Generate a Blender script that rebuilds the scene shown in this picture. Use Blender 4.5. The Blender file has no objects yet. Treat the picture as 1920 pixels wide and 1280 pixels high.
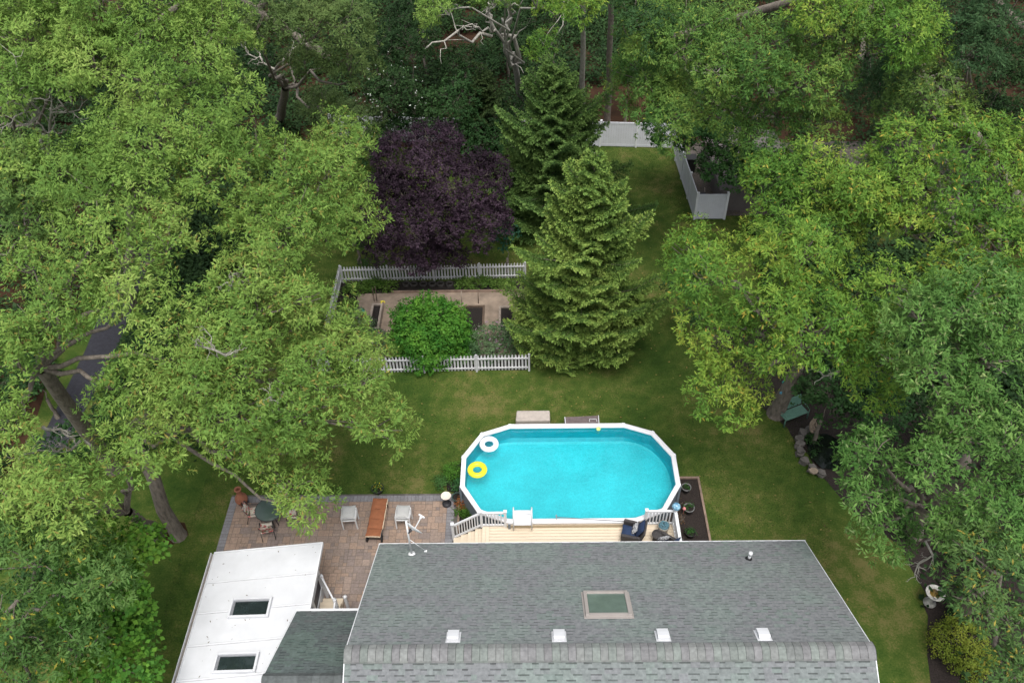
import bpy, math, random
import numpy as np
from mathutils import Vector, Matrix
rad = math.radians
random.seed(7)
NR = np.random.default_rng(11)
S = bpy.context.scene
COL = S.collection

# ------------------------------------------------------------------ camera
F, H = 1600.0, 30.0
def _basis(p, r, y):
    f = np.array([math.sin(y)*math.cos(p), math.cos(y)*math.cos(p), -math.sin(p)])
    rt = np.array([math.cos(y), -math.sin(y), 0.0]); up = np.cross(rt, f)
    return math.cos(r)*rt+math.sin(r)*up, -math.sin(r)*rt+math.cos(r)*up, f
CR, CU, CF = _basis(rad(43.84), rad(-1.39), rad(-1.11))
cam = bpy.data.cameras.new('camera'); camo = bpy.data.objects.new('camera', cam); COL.objects.link(camo)
cam.sensor_width = 36; cam.lens = F/1920*36; cam.clip_start = .1; cam.clip_end = 2000
camo.matrix_world = Matrix(((CR[0], CU[0], -CF[0], 0), (CR[1], CU[1], -CF[1], 0), (CR[2], CU[2], -CF[2], H), (0, 0, 0, 1)))
S.camera = camo
def at(px, py, z=0.0):
    d = CR*(px-960)/F - CU*(py-640)/F + CF
    t = (z-H)/d[2]
    return Vector((d[0]*t, d[1]*t, z))
def depth(p):
    return float(np.dot(np.array(p)-np.array((0, 0, H)), CF))

# ------------------------------------------------------------------ light
SUN_EL, SUN_AZ = 68, 170          # azimuth the light comes from, clockwise from +y
w = bpy.data.worlds.new('World'); S.world = w; w.use_nodes = True
nt = w.node_tree; bg = nt.nodes['Background']
sky = nt.nodes.new('ShaderNodeTexSky'); sky.sky_type = 'NISHITA'; sky.sun_disc = False
sky.sun_elevation = rad(SUN_EL); sky.sun_rotation = rad(SUN_AZ); sky.dust_density = 4; sky.air_density = 1.0
hs = nt.nodes.new('ShaderNodeHueSaturation'); hs.inputs['Saturation'].default_value = .30
nt.links.new(sky.outputs[0], hs.inputs['Color']); nt.links.new(hs.outputs[0], bg.inputs[0]); bg.inputs[1].default_value = .15
sl = bpy.data.lights.new('sun', 'SUN'); sl.energy = 1.5; sl.angle = rad(30); sl.color = (1, .97, .92)
so = bpy.data.objects.new('sun', sl); COL.objects.link(so)
sd = Vector((math.sin(rad(SUN_AZ))*math.cos(rad(SUN_EL)), math.cos(rad(SUN_AZ))*math.cos(rad(SUN_EL)), math.sin(rad(SUN_EL))))
so.rotation_euler = sd.to_track_quat('Z', 'Y').to_euler(); so.location = (0, -20, 60)
S.view_settings.view_transform = 'Standard'; S.view_settings.look = 'None'
S.view_settings.exposure = .62; S.view_settings.gamma = 1
S.cycles.max_bounces = 6; S.cycles.diffuse_bounces = 3; S.cycles.transmission_bounces = 4; S.cycles.transparent_max_bounces = 8

# ------------------------------------------------------------------ materials
M = {}
def mat(name, col, rough=.6, var=.15, scale=6, bump=0, metal=0, col2=None, spec=.4, detail=4, stretch=None):
    m = bpy.data.materials.new(name); m.use_nodes = True; n = m.node_tree.nodes; L = m.node_tree.links
    b = n['Principled BSDF']; b.inputs['Roughness'].default_value = rough; b.inputs['Metallic'].default_value = metal
    b.inputs['Specular IOR Level'].default_value = spec
    tc = n.new('ShaderNodeTexCoord'); mp = n.new('ShaderNodeMapping'); nz = n.new('ShaderNodeTexNoise')
    nz.inputs['Scale'].default_value = scale; nz.inputs['Detail'].default_value = detail; nz.inputs['Roughness'].default_value = .65
    if stretch: mp.inputs['Scale'].default_value = stretch
    L.new(tc.outputs['Object'], mp.inputs[0]); L.new(mp.outputs[0], nz.inputs['Vector'])
    r = n.new('ShaderNodeValToRGB'); c2 = col2 or [min(1, c*(1+var)) for c in col]
    r.color_ramp.elements[0].position = .32; r.color_ramp.elements[1].position = .68
    r.color_ramp.elements[0].color = (*[c*(1-var) for c in col], 1); r.color_ramp.elements[1].color = (*c2, 1)
    L.new(nz.outputs[0], r.inputs[0]); L.new(r.outputs[0], b.inputs['Base Color'])
    if bump:
        bp = n.new('ShaderNodeBump'); bp.inputs['Strength'].default_value = bump; bp.inputs['Distance'].default_value = .02
        n2 = n.new('ShaderNodeTexNoise'); n2.inputs['Scale'].default_value = scale*6; L.new(tc.outputs['Object'], n2.inputs['Vector'])
        L.new(n2.outputs[0], bp.inputs['Height']); L.new(bp.outputs[0], b.inputs['Normal'])
    M[name] = m; return m
def tintmat(name, rough=.6, trans=0.0, noise=.0, scale=30, spec=.3):
    """albedo from the per-face 'tint' attribute; trans = share of light let through (leaves)"""
    m = bpy.data.materials.new(name); m.use_nodes = True; n = m.node_tree.nodes; L = m.node_tree.links
    b = n['Principled BSDF']; b.inputs['Roughness'].default_value = rough; b.inputs['Specular IOR Level'].default_value = spec
    a = n.new('ShaderNodeAttribute'); a.attribute_name = 'tint'; c = a.outputs['Color']
    if noise:
        tc = n.new('ShaderNodeTexCoord'); nz = n.new('ShaderNodeTexNoise'); nz.inputs['Scale'].default_value = scale; nz.inputs['Detail'].default_value = 3
        L.new(tc.outputs['Object'], nz.inputs['Vector'])
        mr = n.new('ShaderNodeMapRange'); mr.inputs[1].default_value = .25; mr.inputs[2].default_value = .75
        mr.inputs[3].default_value = 1-noise; mr.inputs[4].default_value = 1+noise; L.new(nz.outputs[0], mr.inputs[0])
        vm = n.new('ShaderNodeVectorMath'); vm.operation = 'SCALE'; L.new(c, vm.inputs[0]); L.new(mr.outputs[0], vm.inputs['Scale']); c = vm.outputs[0]
    L.new(c, b.inputs['Base Color'])
    if trans:
        t = n.new('ShaderNodeBsdfTranslucent'); L.new(c, t.inputs[0]); mx = n.new('ShaderNodeMixShader'); mx.inputs[0].default_value = trans
        L.new(b.outputs[0], mx.inputs[1]); L.new(t.outputs[0], mx.inputs[2]); L.new(mx.outputs[0], n['Material Output'].inputs[0])
    M[name] = m; return m

# ------------------------------------------------------------------ mesh helpers
class MB:
    def __init__(s): s.v = []; s.f = []; s.c = []; s.sm = []
    def add(s, vs, fs, col=None, smooth=False):
        o = len(s.v); s.v += [tuple(v) for v in vs]
        for f in fs: s.f.append(tuple(i+o for i in f)); s.c.append(col or (1, 1, 1)); s.sm.append(smooth)
        return s
    def box(s, a, b, col=None):
        x0, y0, z0 = a; x1, y1, z1 = b
        return s.add([(x0,y0,z0),(x1,y0,z0),(x1,y1,z0),(x0,y1,z0),(x0,y0,z1),(x1,y0,z1),(x1,y1,z1),(x0,y1,z1)],
                     [(0,3,2,1),(4,5,6,7),(0,1,5,4),(1,2,6,5),(2,3,7,6),(3,0,4,7)], col)
    def bar(s, p, q, wx, wz, col=None, up=(0,0,1)):
        p = Vector(p); q = Vector(q); d = (q-p).normalized(); u = Vector(up)
        if abs(d.dot(u)) > .98: u = Vector((0,1,0))
        sd_ = d.cross(u).normalized()*wx/2; uu = sd_.cross(d).normalized()*wz/2
        vs = [e+sd_*i+uu*j for e in (p,q) for i,j in ((-1,-1),(1,-1),(1,1),(-1,1))]
        return s.add(vs, [(0,1,2,3),(7,6,5,4),(0,4,5,1),(1,5,6,2),(2,6,7,3),(3,7,4,0)], col)
    def tube(s, pts, rs, n=8, col=None, cap=True, closed=False):
        pts = [Vector(p) for p in pts]
        if not hasattr(rs, '__len__'): rs = [rs]*len(pts)
        vs = []; u = None; N = len(pts)
        for i, p in enumerate(pts):
            if closed: d = pts[(i+1)%N]-pts[i-1]
            else: d = pts[min(i+1, N-1)]-pts[max(i-1, 0)]
            if d.length < 1e-9: d = Vector((0,0,1))
            d.normalize()
            if u is None:
                u = d.orthogonal().normalized() if abs(d.z) < .9 else Vector((1,0,0))
            u = (u-d*u.dot(d)); u = u.normalized() if u.length > 1e-6 else d.orthogonal().normalized(); v = d.cross(u)
            for k in range(n):
                a = 2*math.pi*k/n; vs.append(p+(u*math.cos(a)+v*math.sin(a))*rs[i])
        fs = []
        for i in range(N if closed else N-1):
            j = (i+1) % N
            for k in range(n): fs.append((i*n+k, i*n+(k+1)%n, j*n+(k+1)%n, j*n+k))
        if cap and not closed: fs += [tuple(range(n-1, -1, -1)), tuple(range((N-1)*n, N*n))]
        return s.add(vs, fs, col, True)
    def lathe(s, prof, c=(0,0,0), n=20, col=None, sx=1, sy=1):
        vs = [(c[0]+r*math.cos(2*math.pi*k/n)*sx, c[1]+r*math.sin(2*math.pi*k/n)*sy, c[2]+z) for r, z in prof for k in range(n)]
        fs = [(i*n+k, i*n+(k+1)%n, (i+1)*n+(k+1)%n, (i+1)*n+k) for i in range(len(prof)-1) for k in range(n)]
        return s.add(vs, fs, col, True)
    def prism(s, pts, z0, z1, col=None):
        n = len(pts)
        return s.add([(p[0],p[1],z0) for p in pts]+[(p[0],p[1],z1) for p in pts],
                     [tuple(range(n-1,-1,-1)), tuple(range(n,2*n))]+[(i,(i+1)%n,n+(i+1)%n,n+i) for i in range(n)], col)
    def sheet(s, pts, col=None):
        return s.add(pts, [tuple(range(len(pts)))], col)
    def pillow(s, c, ax, ay, az, n=7, col=None):
        """soft cushion: centre, half-axis vectors"""
        c = Vector(c); ax = Vector(ax); ay = Vector(ay); az = Vector(az); vs = []; fs = []
        for sgn in (1, -1):
            o = len(vs)
            for i in range(n+1):
                for j in range(n+1):
                    u = 2*i/n-1; v = 2*j/n-1
                    h = (max(0, 1-abs(u)**3.5)*max(0, 1-abs(v)**3.5))**.5
                    k = 1-.05*(1-abs(u))*abs(v)**4; k2 = 1-.05*(1-abs(v))*abs(u)**4
                    vs.append(c+ax*u*k2+ay*v*k+az*sgn*h)
            for i in range(n):
                for j in range(n):
                    a = o+i*(n+1)+j; q = (a, a+n+1, a+n+2, a+1); fs.append(q if sgn > 0 else q[::-1])
        return s.add(vs, fs, col, True)
    def xf(s, M4):
        s.v = [tuple(M4 @ Vector(v)) for v in s.v]; return s
    def build(s, name, m, parent=None, off=None, bevel=0):
        me = bpy.data.meshes.new(name)
        vs = s.v if off is None else [(v[0]-off[0], v[1]-off[1], v[2]-off[2]) for v in s.v]
        me.from_pydata(vs, [], s.f); me.validate(verbose=False)
        if len(me.polygons) == len(s.f):
            me.polygons.foreach_set('use_smooth', s.sm)
            a = me.attributes.new('tint', 'FLOAT_COLOR', 'FACE'); a.data.foreach_set('color', [x for c in s.c for x in (*c, 1)])
        me.materials.append(M[m] if isinstance(m, str) else m)
        o = bpy.data.objects.new(name, me); COL.objects.link(o)
        if parent: o.parent = parent
        if bevel:
            b = o.modifiers.new('bevel', 'BEVEL'); b.width = bevel; b.segments = 2; b.limit_method = 'ANGLE'
        return o
def tag(o, label=None, cat=None, group=None, kind=None):
    if label: o['label'] = label
    if cat: o['category'] = cat
    if group: o['group'] = group
    if kind: o['kind'] = kind
    return o
def thing(name, label, cat, loc=(0,0,0), rz=0, group=None):
    o = bpy.data.objects.new(name, None); COL.objects.link(o); o.location = loc; o.rotation_euler = (0,0,rz); o.empty_display_size = .2
    return tag(o, label, cat, group)
def copy_tree(o, parent=None):
    c = o.copy(); COL.objects.link(c); c.parent = parent
    for ch in list(o.children): copy_tree(ch, c)
    return c
def structure(name, mb, m):
    return tag(mb.build(name, m), kind='structure')
def np_mesh(name, V, Q, C, m, parent=None, off=None, nside=4):
    me = bpy.data.meshes.new(name); V = np.asarray(V, np.float32).reshape(-1, 3)
    if off is not None: V = V-np.array(off, np.float32)
    Q = np.asarray(Q, np.int32).reshape(-1, nside); nf = len(Q)
    me.vertices.add(len(V)); me.vertices.foreach_set('co', V.ravel())
    me.loops.add(nf*nside); me.loops.foreach_set('vertex_index', Q.ravel())
    me.polygons.add(nf); me.polygons.foreach_set('loop_start', np.arange(0, nf*nside, nside, dtype=np.int32))
    me.update(calc_edges=True)
    a = me.attributes.new('tint', 'FLOAT_COLOR', 'FACE')
    C = np.asarray(C, np.float32); a.data.foreach_set('color', np.concatenate([C, np.ones((nf, 1), np.float32)], 1).ravel())
    me.materials.append(M[m]); o = bpy.data.objects.new(name, me); COL.objects.link(o)
    if parent: o.parent = parent
    return o

# ------------------------------------------------------------------ plain materials
mat('white_vinyl', (.66,.67,.69), .35, .03, 3)
mat('white_panel', (.58,.59,.61), .45, .07, .9, spec=.3)
mat('rim_white', (.74,.74,.76), .3, .03, 4)
mat('white_metal', (.72,.73,.74), .35, .05, 20)
mat('fence_white', (.60,.61,.65), .45, .05, 2)
mat('picket_white', (.55,.55,.56), .6, .12, 3)
mat('grey_metal', (.33,.34,.36), .4, .1, 10, metal=.6)
mat('dark_metal', (.03,.03,.035), .5, .2, 20)
mat('black_rubber', (.015,.015,.017), .6, .2, 20)
mat('siding', (.62,.62,.58), .6, .05, 3)
mat('siding_cream', (.66,.60,.48), .6, .05, 3)
mat('glass_dark', (.02,.03,.03), .05, .3, 2, spec=.9)
mat('glass_green', (.12,.165,.14), .08, .2, 1.2, spec=.9)
mat('screen', (.035,.04,.055), .5, .3, 3)
mat('deck_board', (.66,.56,.43), .6, .06, 3, stretch=(1,8,1))
mat('deck_shade', (.42,.34,.23), .6, .05, 3)  # deck_board darkened: shade of riser and board gaps put into the colour
mat('pool_wall', (.16,.19,.22), .5, .1, 4)
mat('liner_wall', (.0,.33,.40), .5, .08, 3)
mat('wicker', (.055,.05,.05), .6, .4, 60, bump=.6)
mat('navy_fabric', (.018,.035,.085), .85, .15, 8)
mat('taupe_fabric', (.35,.33,.31), .9, .12, 10)
mat('rust_fabric', (.26,.095,.042), .85, .12, 6)
mat('grey_fabric', (.42,.42,.41), .9, .12, 40)
mat('terracotta', (.30,.12,.07), .8, .25, 5, bump=.3)
mat('clay_dark', (.06,.035,.028), .8, .25, 5)
mat('yellow_vinyl', (.80,.72,.03), .3, .04, 4)
mat('float_white', (.78,.80,.86), .3, .04, 4)
mat('ball_yellow', (.55,.70,.22), .4, .05, 4)
mat('bench_green', (.10,.21,.16), .6, .12, 4)
mat('concrete', (.25,.195,.15), .9, .28, 1.5, bump=.3)
mat('stone', (.11,.10,.09), .9, .35, 3, bump=.6)
mat('stone_light', (.30,.24,.18), .9, .25, 3, bump=.5)
mat('stone_white', (.42,.41,.38), .85, .3, 8, bump=.4)
mat('dish_top', (.72,.63,.55), .7, .1, 6)
mat('soil', (.018,.014,.012), .95, .5, 20, bump=.8)
mat('mulch', (.030,.022,.019), .95, .6, 25, bump=1.0, detail=8)
mat('wood_edge', (.24,.17,.13), .8, .25, 5)
mat('wood_dark', (.10,.07,.05), .8, .3, 5)
mat('wood_grey', (.30,.25,.21), .8, .25, 5)
mat('asphalt', (.03,.03,.038), .9, .25, 6, bump=.3)
mat('gravel', (.10,.085,.075), .95, .35, 12, bump=.5)
mat('pot_grey', (.16,.16,.16), .6, .2, 6)
mat('pot_black', (.02,.02,.02), .5, .2, 6)
mat('pot_green', (.05,.09,.08), .3, .2, 6)
mat('hose_blue', (.08,.17,.21), .45, .1, 6)
mat('basket_rope', (.32,.29,.25), .85, .2, 40, bump=.5)
mat('glass_blue', (.02,.22,.50), .1, .5, 9, spec=.8, col2=(.4,.7,.85))
mat('pink', (.70,.28,.27), .6, .1, 5)
mat('orange_cloth', (.52,.24,.05), .8, .15, 5)
mat('teal_paint', (.05,.26,.24), .6, .15, 8)
mat('blue_paint', (.10,.30,.42), .6, .15, 8)
mat('yellow_paint', (.75,.62,.08), .5, .1, 5)
mat('beige_panel', (.42,.37,.33), .8, .12, 5)
mat('brown_panel', (.14,.11,.11), .7, .2, 5)
mat('table_glass', (.05,.08,.065), .3, .1, 3, spec=.8)
mat('hex_ring', (.07,.065,.06), .9, .3, 5)
mat('roof_flash', (.28,.11,.09), .6, .2, 8)
mat('bark', (.17,.145,.12), .95, .45, 3, bump=1.0, stretch=(3,3,.7), detail=6)
mat('bark_pale', (.33,.31,.27), .95, .35, 3, bump=.8, stretch=(3,3,.7), detail=6)
tintmat('shingle', .9, noise=.22, scale=9, spec=.15)
tintmat('paver', .9, noise=.18, scale=14, spec=.2)
tintmat('leaf', .6, trans=.25, spec=.12)
tintmat('needle', .65, trans=.12, spec=.12)
tintmat('grassblade', .7, trans=.25)
tintmat('tinted', .8, noise=.1)

def ground_mat(name, stops, scales=(.25, 1.6, 14, 70), wts=(.34, .27, .24, .15), bump=.8, big=None):
    m = bpy.data.materials.new(name); m.use_nodes = True; n = m.node_tree.nodes; L = m.node_tree.links
    b = n['Principled BSDF']; b.inputs['Roughness'].default_value = .95; b.inputs['Specular IOR Level'].default_value = .12
    tc = n.new('ShaderNodeTexCoord'); acc = None
    for s_, w_ in zip(scales, wts):
        nz = n.new('ShaderNodeTexNoise'); nz.inputs['Scale'].default_value = s_; nz.inputs['Detail'].default_value = 5; nz.inputs['Roughness'].default_value = .6
        L.new(tc.outputs['Object'], nz.inputs['Vector'])
        mu = n.new('ShaderNodeMath'); mu.operation = 'MULTIPLY_ADD'; mu.inputs[1].default_value = w_; L.new(nz.outputs[0], mu.inputs[0])
        if acc is None: mu.inputs[2].default_value = 0
        else: L.new(acc, mu.inputs[2])
        acc = mu.outputs[0]
    r = n.new('ShaderNodeValToRGB'); cr = r.color_ramp
    while len(cr.elements) < len(stops): cr.elements.new(.5)
    for e, (p, c) in zip(cr.elements, stops): e.position = p; e.color = (*c, 1)
    L.new(acc, r.inputs[0]); L.new(r.outputs[0], b.inputs['Base Color'])
    bp = n.new('ShaderNodeBump'); bp.inputs['Strength'].default_value = bump; bp.inputs['Distance'].default_value = .03
    L.new(acc, bp.inputs['Height']); L.new(bp.outputs[0], b.inputs['Normal'])
    M[name] = m; return m
ground_mat('lawn', [(.36,(.020,.046,.008)), (.45,(.038,.075,.012)), (.52,(.072,.104,.020)), (.585,(.150,.135,.048))])
ground_mat('litter', [(.38,(.014,.012,.007)), (.46,(.040,.022,.013)), (.54,(.056,.028,.016)), (.62,(.035,.038,.012))], bump=1)
# ================================================================== GROUND
mb = MB(); mb.sheet([(-900,-600,0),(900,-600,0),(900,1500,0),(-900,1500,0)]); structure('ground', mb, 'lawn')
def poly(name, pts, z, m):
    return structure(name, MB().sheet([(p[0], p[1], z) for p in pts]), m)
def wavy(pts, amp=.25, step=.6, seed=1):
    r = random.Random(seed); out = []
    for i in range(len(pts)):
        a = Vector(pts[i][:2]); b = Vector(pts[(i+1) % len(pts)][:2]); n = max(1, int((b-a).length/step))
        for k in range(n):
            p = a.lerp(b, k/n); out.append((p.x+r.uniform(-amp, amp), p.y+r.uniform(-amp, amp)))
    return out
poly('forest_floor', wavy([(-80,50.5),(-12,50.2),(16,50.0),(19,43),(24,38),(60,36),(120,60),(120,200),(-120,200)], .5, 2.5), .008, 'litter')
poly('forest_floor', wavy([(-80,12),(-22.8,14),(-22.9,26),(-24.5,40),(-12,50),(-80,50)], .4, 2), .008, 'litter')
mg = [at(1432,765),at(1475,800),at(1500,835),at(1532,885),at(1600,960),at(1690,1030),at(1732,1110),at(1738,1200),at(1745,1290),Vector((16,6,0)),Vector((60,0,0)),Vector((60,35.5,0)),Vector((20,35.5,0)),at(1330,640),at(1400,730)]
poly('forest_floor', wavy([(13.5,26),(60,26),(60,39),(24,40),(16.5,38),(12.6,33)], .3, 1.5), .009, 'litter')
poly('mulch_bed', wavy([(p.x,p.y) for p in mg], .10, .5, 3), .012, 'mulch')
poly('driveway', [(-22.2,24.5),(-20.9,24.6),(-20.7,31),(-21.4,40),(-23.0,40),(-22.3,31)], .016, 'asphalt')
poly('mulch_bed', wavy([at(315,1000)+Vector((math.cos(a)*.9, math.sin(a)*.6, 0)) for a in [i*.628 for i in range(10)]], .25, .4, 9), .010, 'litter')
poly('gravel_yard', [(10.6,41.8),(30,41.8),(30,50),(10.6,50)], .014, 'gravel')

# patio: pavers laid as separate rectangles over a base
PX0, PX1, PY0, PY1 = -12.62, -2.86, 12.0, 21.86
poly('patio_base', [(PX0,PY0),(PX1,PY0),(PX1,PY1),(PX0,PY1)], .02, 'stone')
pv = MB(); r = random.Random(5); cell = .155
nx = int((PX1-PX0)/cell); ny = int((PY1-PY0)/cell); occ = np.zeros((nx+2, ny+2), bool)
nA = NR.random((14, 14)); nB = NR.random((40, 40))
def vnoise(g, x, y):
    x %= g.shape[0]-1; y %= g.shape[1]-1; i, j = int(x), int(y); a, b = x-i, y-j
    return (g[i,j]*(1-a)+g[i+1,j]*a)*(1-b)+(g[i,j+1]*(1-a)+g[i+1,j+1]*a)*b
def pcol(x, y, border):
    t = .55*vnoise(nA, (x+20)*.9, y*.9)+.45*r.random()
    if border: c = np.array((.205,.20,.21))*r.uniform(.88,1.12)
    elif t < .38: c = np.array((.225,.180,.160))*r.uniform(.92,1.08)
    elif t < .56: c = np.array((.275,.213,.178))*r.uniform(.92,1.08)
    else: c = np.array((.305,.222,.172))*r.uniform(.92,1.08)
    return tuple(c)
for i in range(nx):
    for j in range(ny):
        if occ[i, j]: continue
        border = i < 2 or i >= nx-2 or j >= ny-2
        if border:
            if j >= ny-2: sw, sh = 1, 2
            else: sw, sh = 2, 1
            if i < 2 and j >= ny-2: sw, sh = 1, 2
        else: sw, sh = r.choice([(1,1),(2,1),(1,2),(2,2),(2,2),(3,2),(2,1)])
        while (not border) and (i+sw > nx-2): sw -= 1
        while (not border) and (j+sh > ny-2): sh -= 1
        sw = max(sw,1); sh = max(sh,1)
        if occ[i:i+sw, j:j+sh].any(): sw = sh = 1
        occ[i:i+sw, j:j+sh] = True
        x0 = PX0+i*cell+.006; y0 = PY0+j*cell+.006; x1 = PX0+(i+sw)*cell-.006; y1 = PY0+(j+sh)*cell-.006
        z = .045+r.uniform(-.002,.002)
        pv.sheet([(x0,y0,z),(x1,y0,z),(x1,y1,z),(x0,y1,z)], pcol(x0,y0,border))
structure('patio', pv, 'paver')

# ================================================================== HOUSE
EY, EZ, RY, RZ, HX0, HX1 = 17.38, 3.1, 11.77, 6.1, -5.36, 10.12
th = math.atan2(RZ-EZ, EY-RY); SL = math.hypot(RZ-EZ, EY-RY)
def frame(ox, oy, oz, th, sgn=-1):
    u = Vector((1,0,0)); v = Vector((0, sgn*math.cos(th), math.sin(th))); n = Vector((0, -sgn*math.sin(th), math.cos(th)))
    return lambda x, s, h=0: Vector((ox,oy,oz))+u*x+v*s+n*h
SHP = [(.158,.190,.178),(.170,.198,.188),(.166,.184,.182),(.170,.178,.184),(.158,.185,.176)]
def shingles(fr, width, length, row, seed, pal, left=None, dark=.055):
    r = random.Random(seed); m_ = MB(); s = 0; raised = True
    g = np.random.default_rng(seed).random((60, 40))
    while s < length:
        s1 = min(length, s+row); x = -r.uniform(0,.3); jit = r.uniform(-.004,.004)
        while x < width:
            L_ = r.choice((.17,.2,.24,.28,.33)); x0 = max(0, x); x1 = min(width, x+L_)
            if x1 > x0+.01:
                t = .78*vnoise(g, (x0+3)*1.1, s*1.1+5)+.22*r.random()
                c = np.array(pal[min(len(pal)-1, int(t*len(pal)*1.0))])*r.uniform(.95,1.05)
                raised = (not raised) or r.random() < .18; h = .006 if raised else 0
                m_.sheet([fr(x0,s+jit,.014+h),fr(x1,s+jit,.014+h),fr(x1,s1+jit,.004+h),fr(x0,s1+jit,.004+h)], tuple(c))
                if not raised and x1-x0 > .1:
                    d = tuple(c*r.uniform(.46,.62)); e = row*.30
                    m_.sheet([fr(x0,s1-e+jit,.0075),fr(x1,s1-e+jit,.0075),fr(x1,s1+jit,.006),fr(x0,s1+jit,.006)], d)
            x += L_
        s = s1
    return m_
house = thing('house', 'house with sage grey shingle gable roof, skylight and four white roof vents', 'house', (2.4, 11.8, 0))
ho = (2.4, 11.8, 0)
wb = MB(); wb.box((-5.0,6.9,0),(9.8,16.9,2.95))
for x in (-5.0, 9.7):
    wb.add([(x,6.9,2.95),(x,16.9,2.95),(x,RY,5.75),(x+.1,6.9,2.95),(x+.1,16.9,2.95),(x+.1,RY,5.75)], [(0,1,2),(3,5,4),(0,3,4,1),(1,4,5,2),(2,5,3,0)])
wb.box((-7.7,8.5,0),(-5.003,14.4,2.6)); wb.build('wall', 'siding', house, ho)
fr = frame(HX0, EY, EZ, th)
rb = MB()
def slab(m_, P, a, b, s0, s1, t=.16):
    v = [P(a,s0,0),P(b,s0,0),P(b,s1,0),P(a,s1,0),P(a,s0,-t),P(b,s0,-t),P(b,s1,-t),P(a,s1,-t)]
    m_.add(v, [(0,1,2,3),(7,6,5,4),(0,4,5,1),(1,5,6,2),(2,6,7,3),(3,7,4,0)], (.1,.1,.1))
W = HX1-HX0
frS = frame(HX0, 2*RY-EY, EZ, th, 1)
roof = MB(); slab(roof, fr, .03, W-.03, .03, SL-.02); slab(roof, frS, .03, W-.03, .03, SL-.02)
roof_o = roof.build('roof', 'shingle', house, ho)
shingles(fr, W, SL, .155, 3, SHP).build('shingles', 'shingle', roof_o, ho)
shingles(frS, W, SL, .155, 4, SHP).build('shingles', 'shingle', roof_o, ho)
# ridge cap pieces over a raised ridge vent
rc = MB(); r = random.Random(8); x = HX0-.02
while x < HX1:
    x1 = min(HX1+.02, x+.235); c = np.array(r.choice([(.175,.195,.182),(.19,.198,.192),(.165,.175,.170),(.18,.18,.183)]))*r.uniform(.9,1.12)
    prof = [(-.30,-.155),(-.27,-.095),(-.14,-.012),(-.05,.03),(.05,.03),(.14,-.012),(.24,-.07),(.27,-.125)]
    A = [(x, RY+y_, RZ+z_+.055) for y_, z_ in prof]; B_ = [(x1+.0, RY+y_, RZ+z_+.068) for y_, z_ in prof]
    n_ = len(prof)
    rc.add(A+B_, [(i,i+1,n_+i+1,n_+i) for i in range(n_-1)], tuple(c))
    rc.add([(x1-.012, RY+y_, RZ+z_+.0695) for y_, z_ in prof[1:-1]]+[(x1, RY+y_, RZ+z_+.0695) for y_, z_ in prof[1:-1]], [(i,i+1,n_-2+i+1,n_-2+i) for i in range(n_-3)], tuple(c*.35))
    x = x1
rc.build('ridge_cap', 'shingle', house, ho)
tr = MB()
tr.box((HX0-.03,EY-.02,EZ-.18),(HX1+.03,EY+.035,EZ+.012))
tr.box((HX0-.03,2*RY-EY-.035,EZ-.18),(HX1+.03,2*RY-EY+.02,EZ+.012))
for xx in (-.03, W-.002):
    for P in (fr, frS):
        tr.add([P(xx,0,.004),P(xx+.032,0,.004),P(xx+.032,SL,.004),P(xx,SL,.004),P(xx,0,-.18),P(xx+.032,0,-.18),P(xx+.032,SL,-.18),P(xx,SL,-.18)],
               [(0,1,2,3),(7,6,5,4),(0,4,5,1),(1,5,6,2),(2,6,7,3),(3,7,4,0)])
tr.build('fascia', 'white_vinyl', house, ho)
def rbox(m_, P, x0, x1, s0, s1, h0, h1, col=None, inset=0):
    v = [P(x0,s0,h0),P(x1,s0,h0),P(x1,s1,h0),P(x0,s1,h0),P(x0+inset,s0+inset,h1),P(x1-inset,s0+inset,h1),P(x1-inset,s1-inset,h1),P(x0+inset,s1-inset,h1)]
    return m_.add(v, [(0,3,2,1),(4,5,6,7),(0,1,5,4),(1,2,6,5),(2,3,7,6),(3,0,4,7)], col)
def sof(y): return (EY-y)/math.cos(th)
mat('frame_taupe', (.33,.30,.28), .45, .06, 4)
def skylight_on(P, x0, x1, s0, s1, par, fm, gm, h=.13, t=.11, off=ho):
    f_ = MB(); rbox(f_,P,x0-.06,x1+.06,s0-.06,s1+.06,.012,.035)
    rbox(f_,P,x0,x0+t,s0,s1,.03,h); rbox(f_,P,x1-t,x1,s0,s1,.03,h); rbox(f_,P,x0+t,x1-t,s0,s0+t,.03,h-.004); rbox(f_,P,x0+t,x1-t,s1-t,s1,.03,h-.004)
    k = f_.build('skylight', fm, par, off, bevel=.008)
    g_ = MB(); rbox(g_,P,x0+t-.01,x1-t+.01,s0+t-.01,s1-t+.01,.03,.075); g_.build('pane', gm, k, off)
    return k
skylight_on(fr, 1.84-HX0, 3.28-HX0, sof(14.42), sof(13.22), house, 'frame_taupe', 'glass_green')
for vx in (-2.22, .96, 4.07, 7.07):
    v_ = MB(); x0 = vx-.17-HX0; x1 = x0+.34; s0 = sof(12.56); s1 = sof(12.18)
    rbox(v_, fr, x0-.05, x1+.05, s0-.05, s1+.05, .012, .022)
    pr = [(s0,.02),(s0,.13),(s0+.05,.165),(s0+.2,.165),(s1-.06,.15),(s1,.11),(s1,.02)]
    A = [fr(x0, a, b) for a, b in pr]; B_ = [fr(x1, a, b) for a, b in pr]; n_ = len(pr)
    v_.add(A+B_, [tuple(range(n_)), tuple(range(2*n_-1,n_-1,-1))]+[(i,(i+1)%n_,n_+(i+1)%n_,n_+i) for i in range(n_)])
    v_.build('roof_vent', 'white_panel', house, ho, bevel=.006)
pb = MB(); pp = Vector((7.78,16.27, EZ+(EY-16.27)*math.tan(th)))
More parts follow.
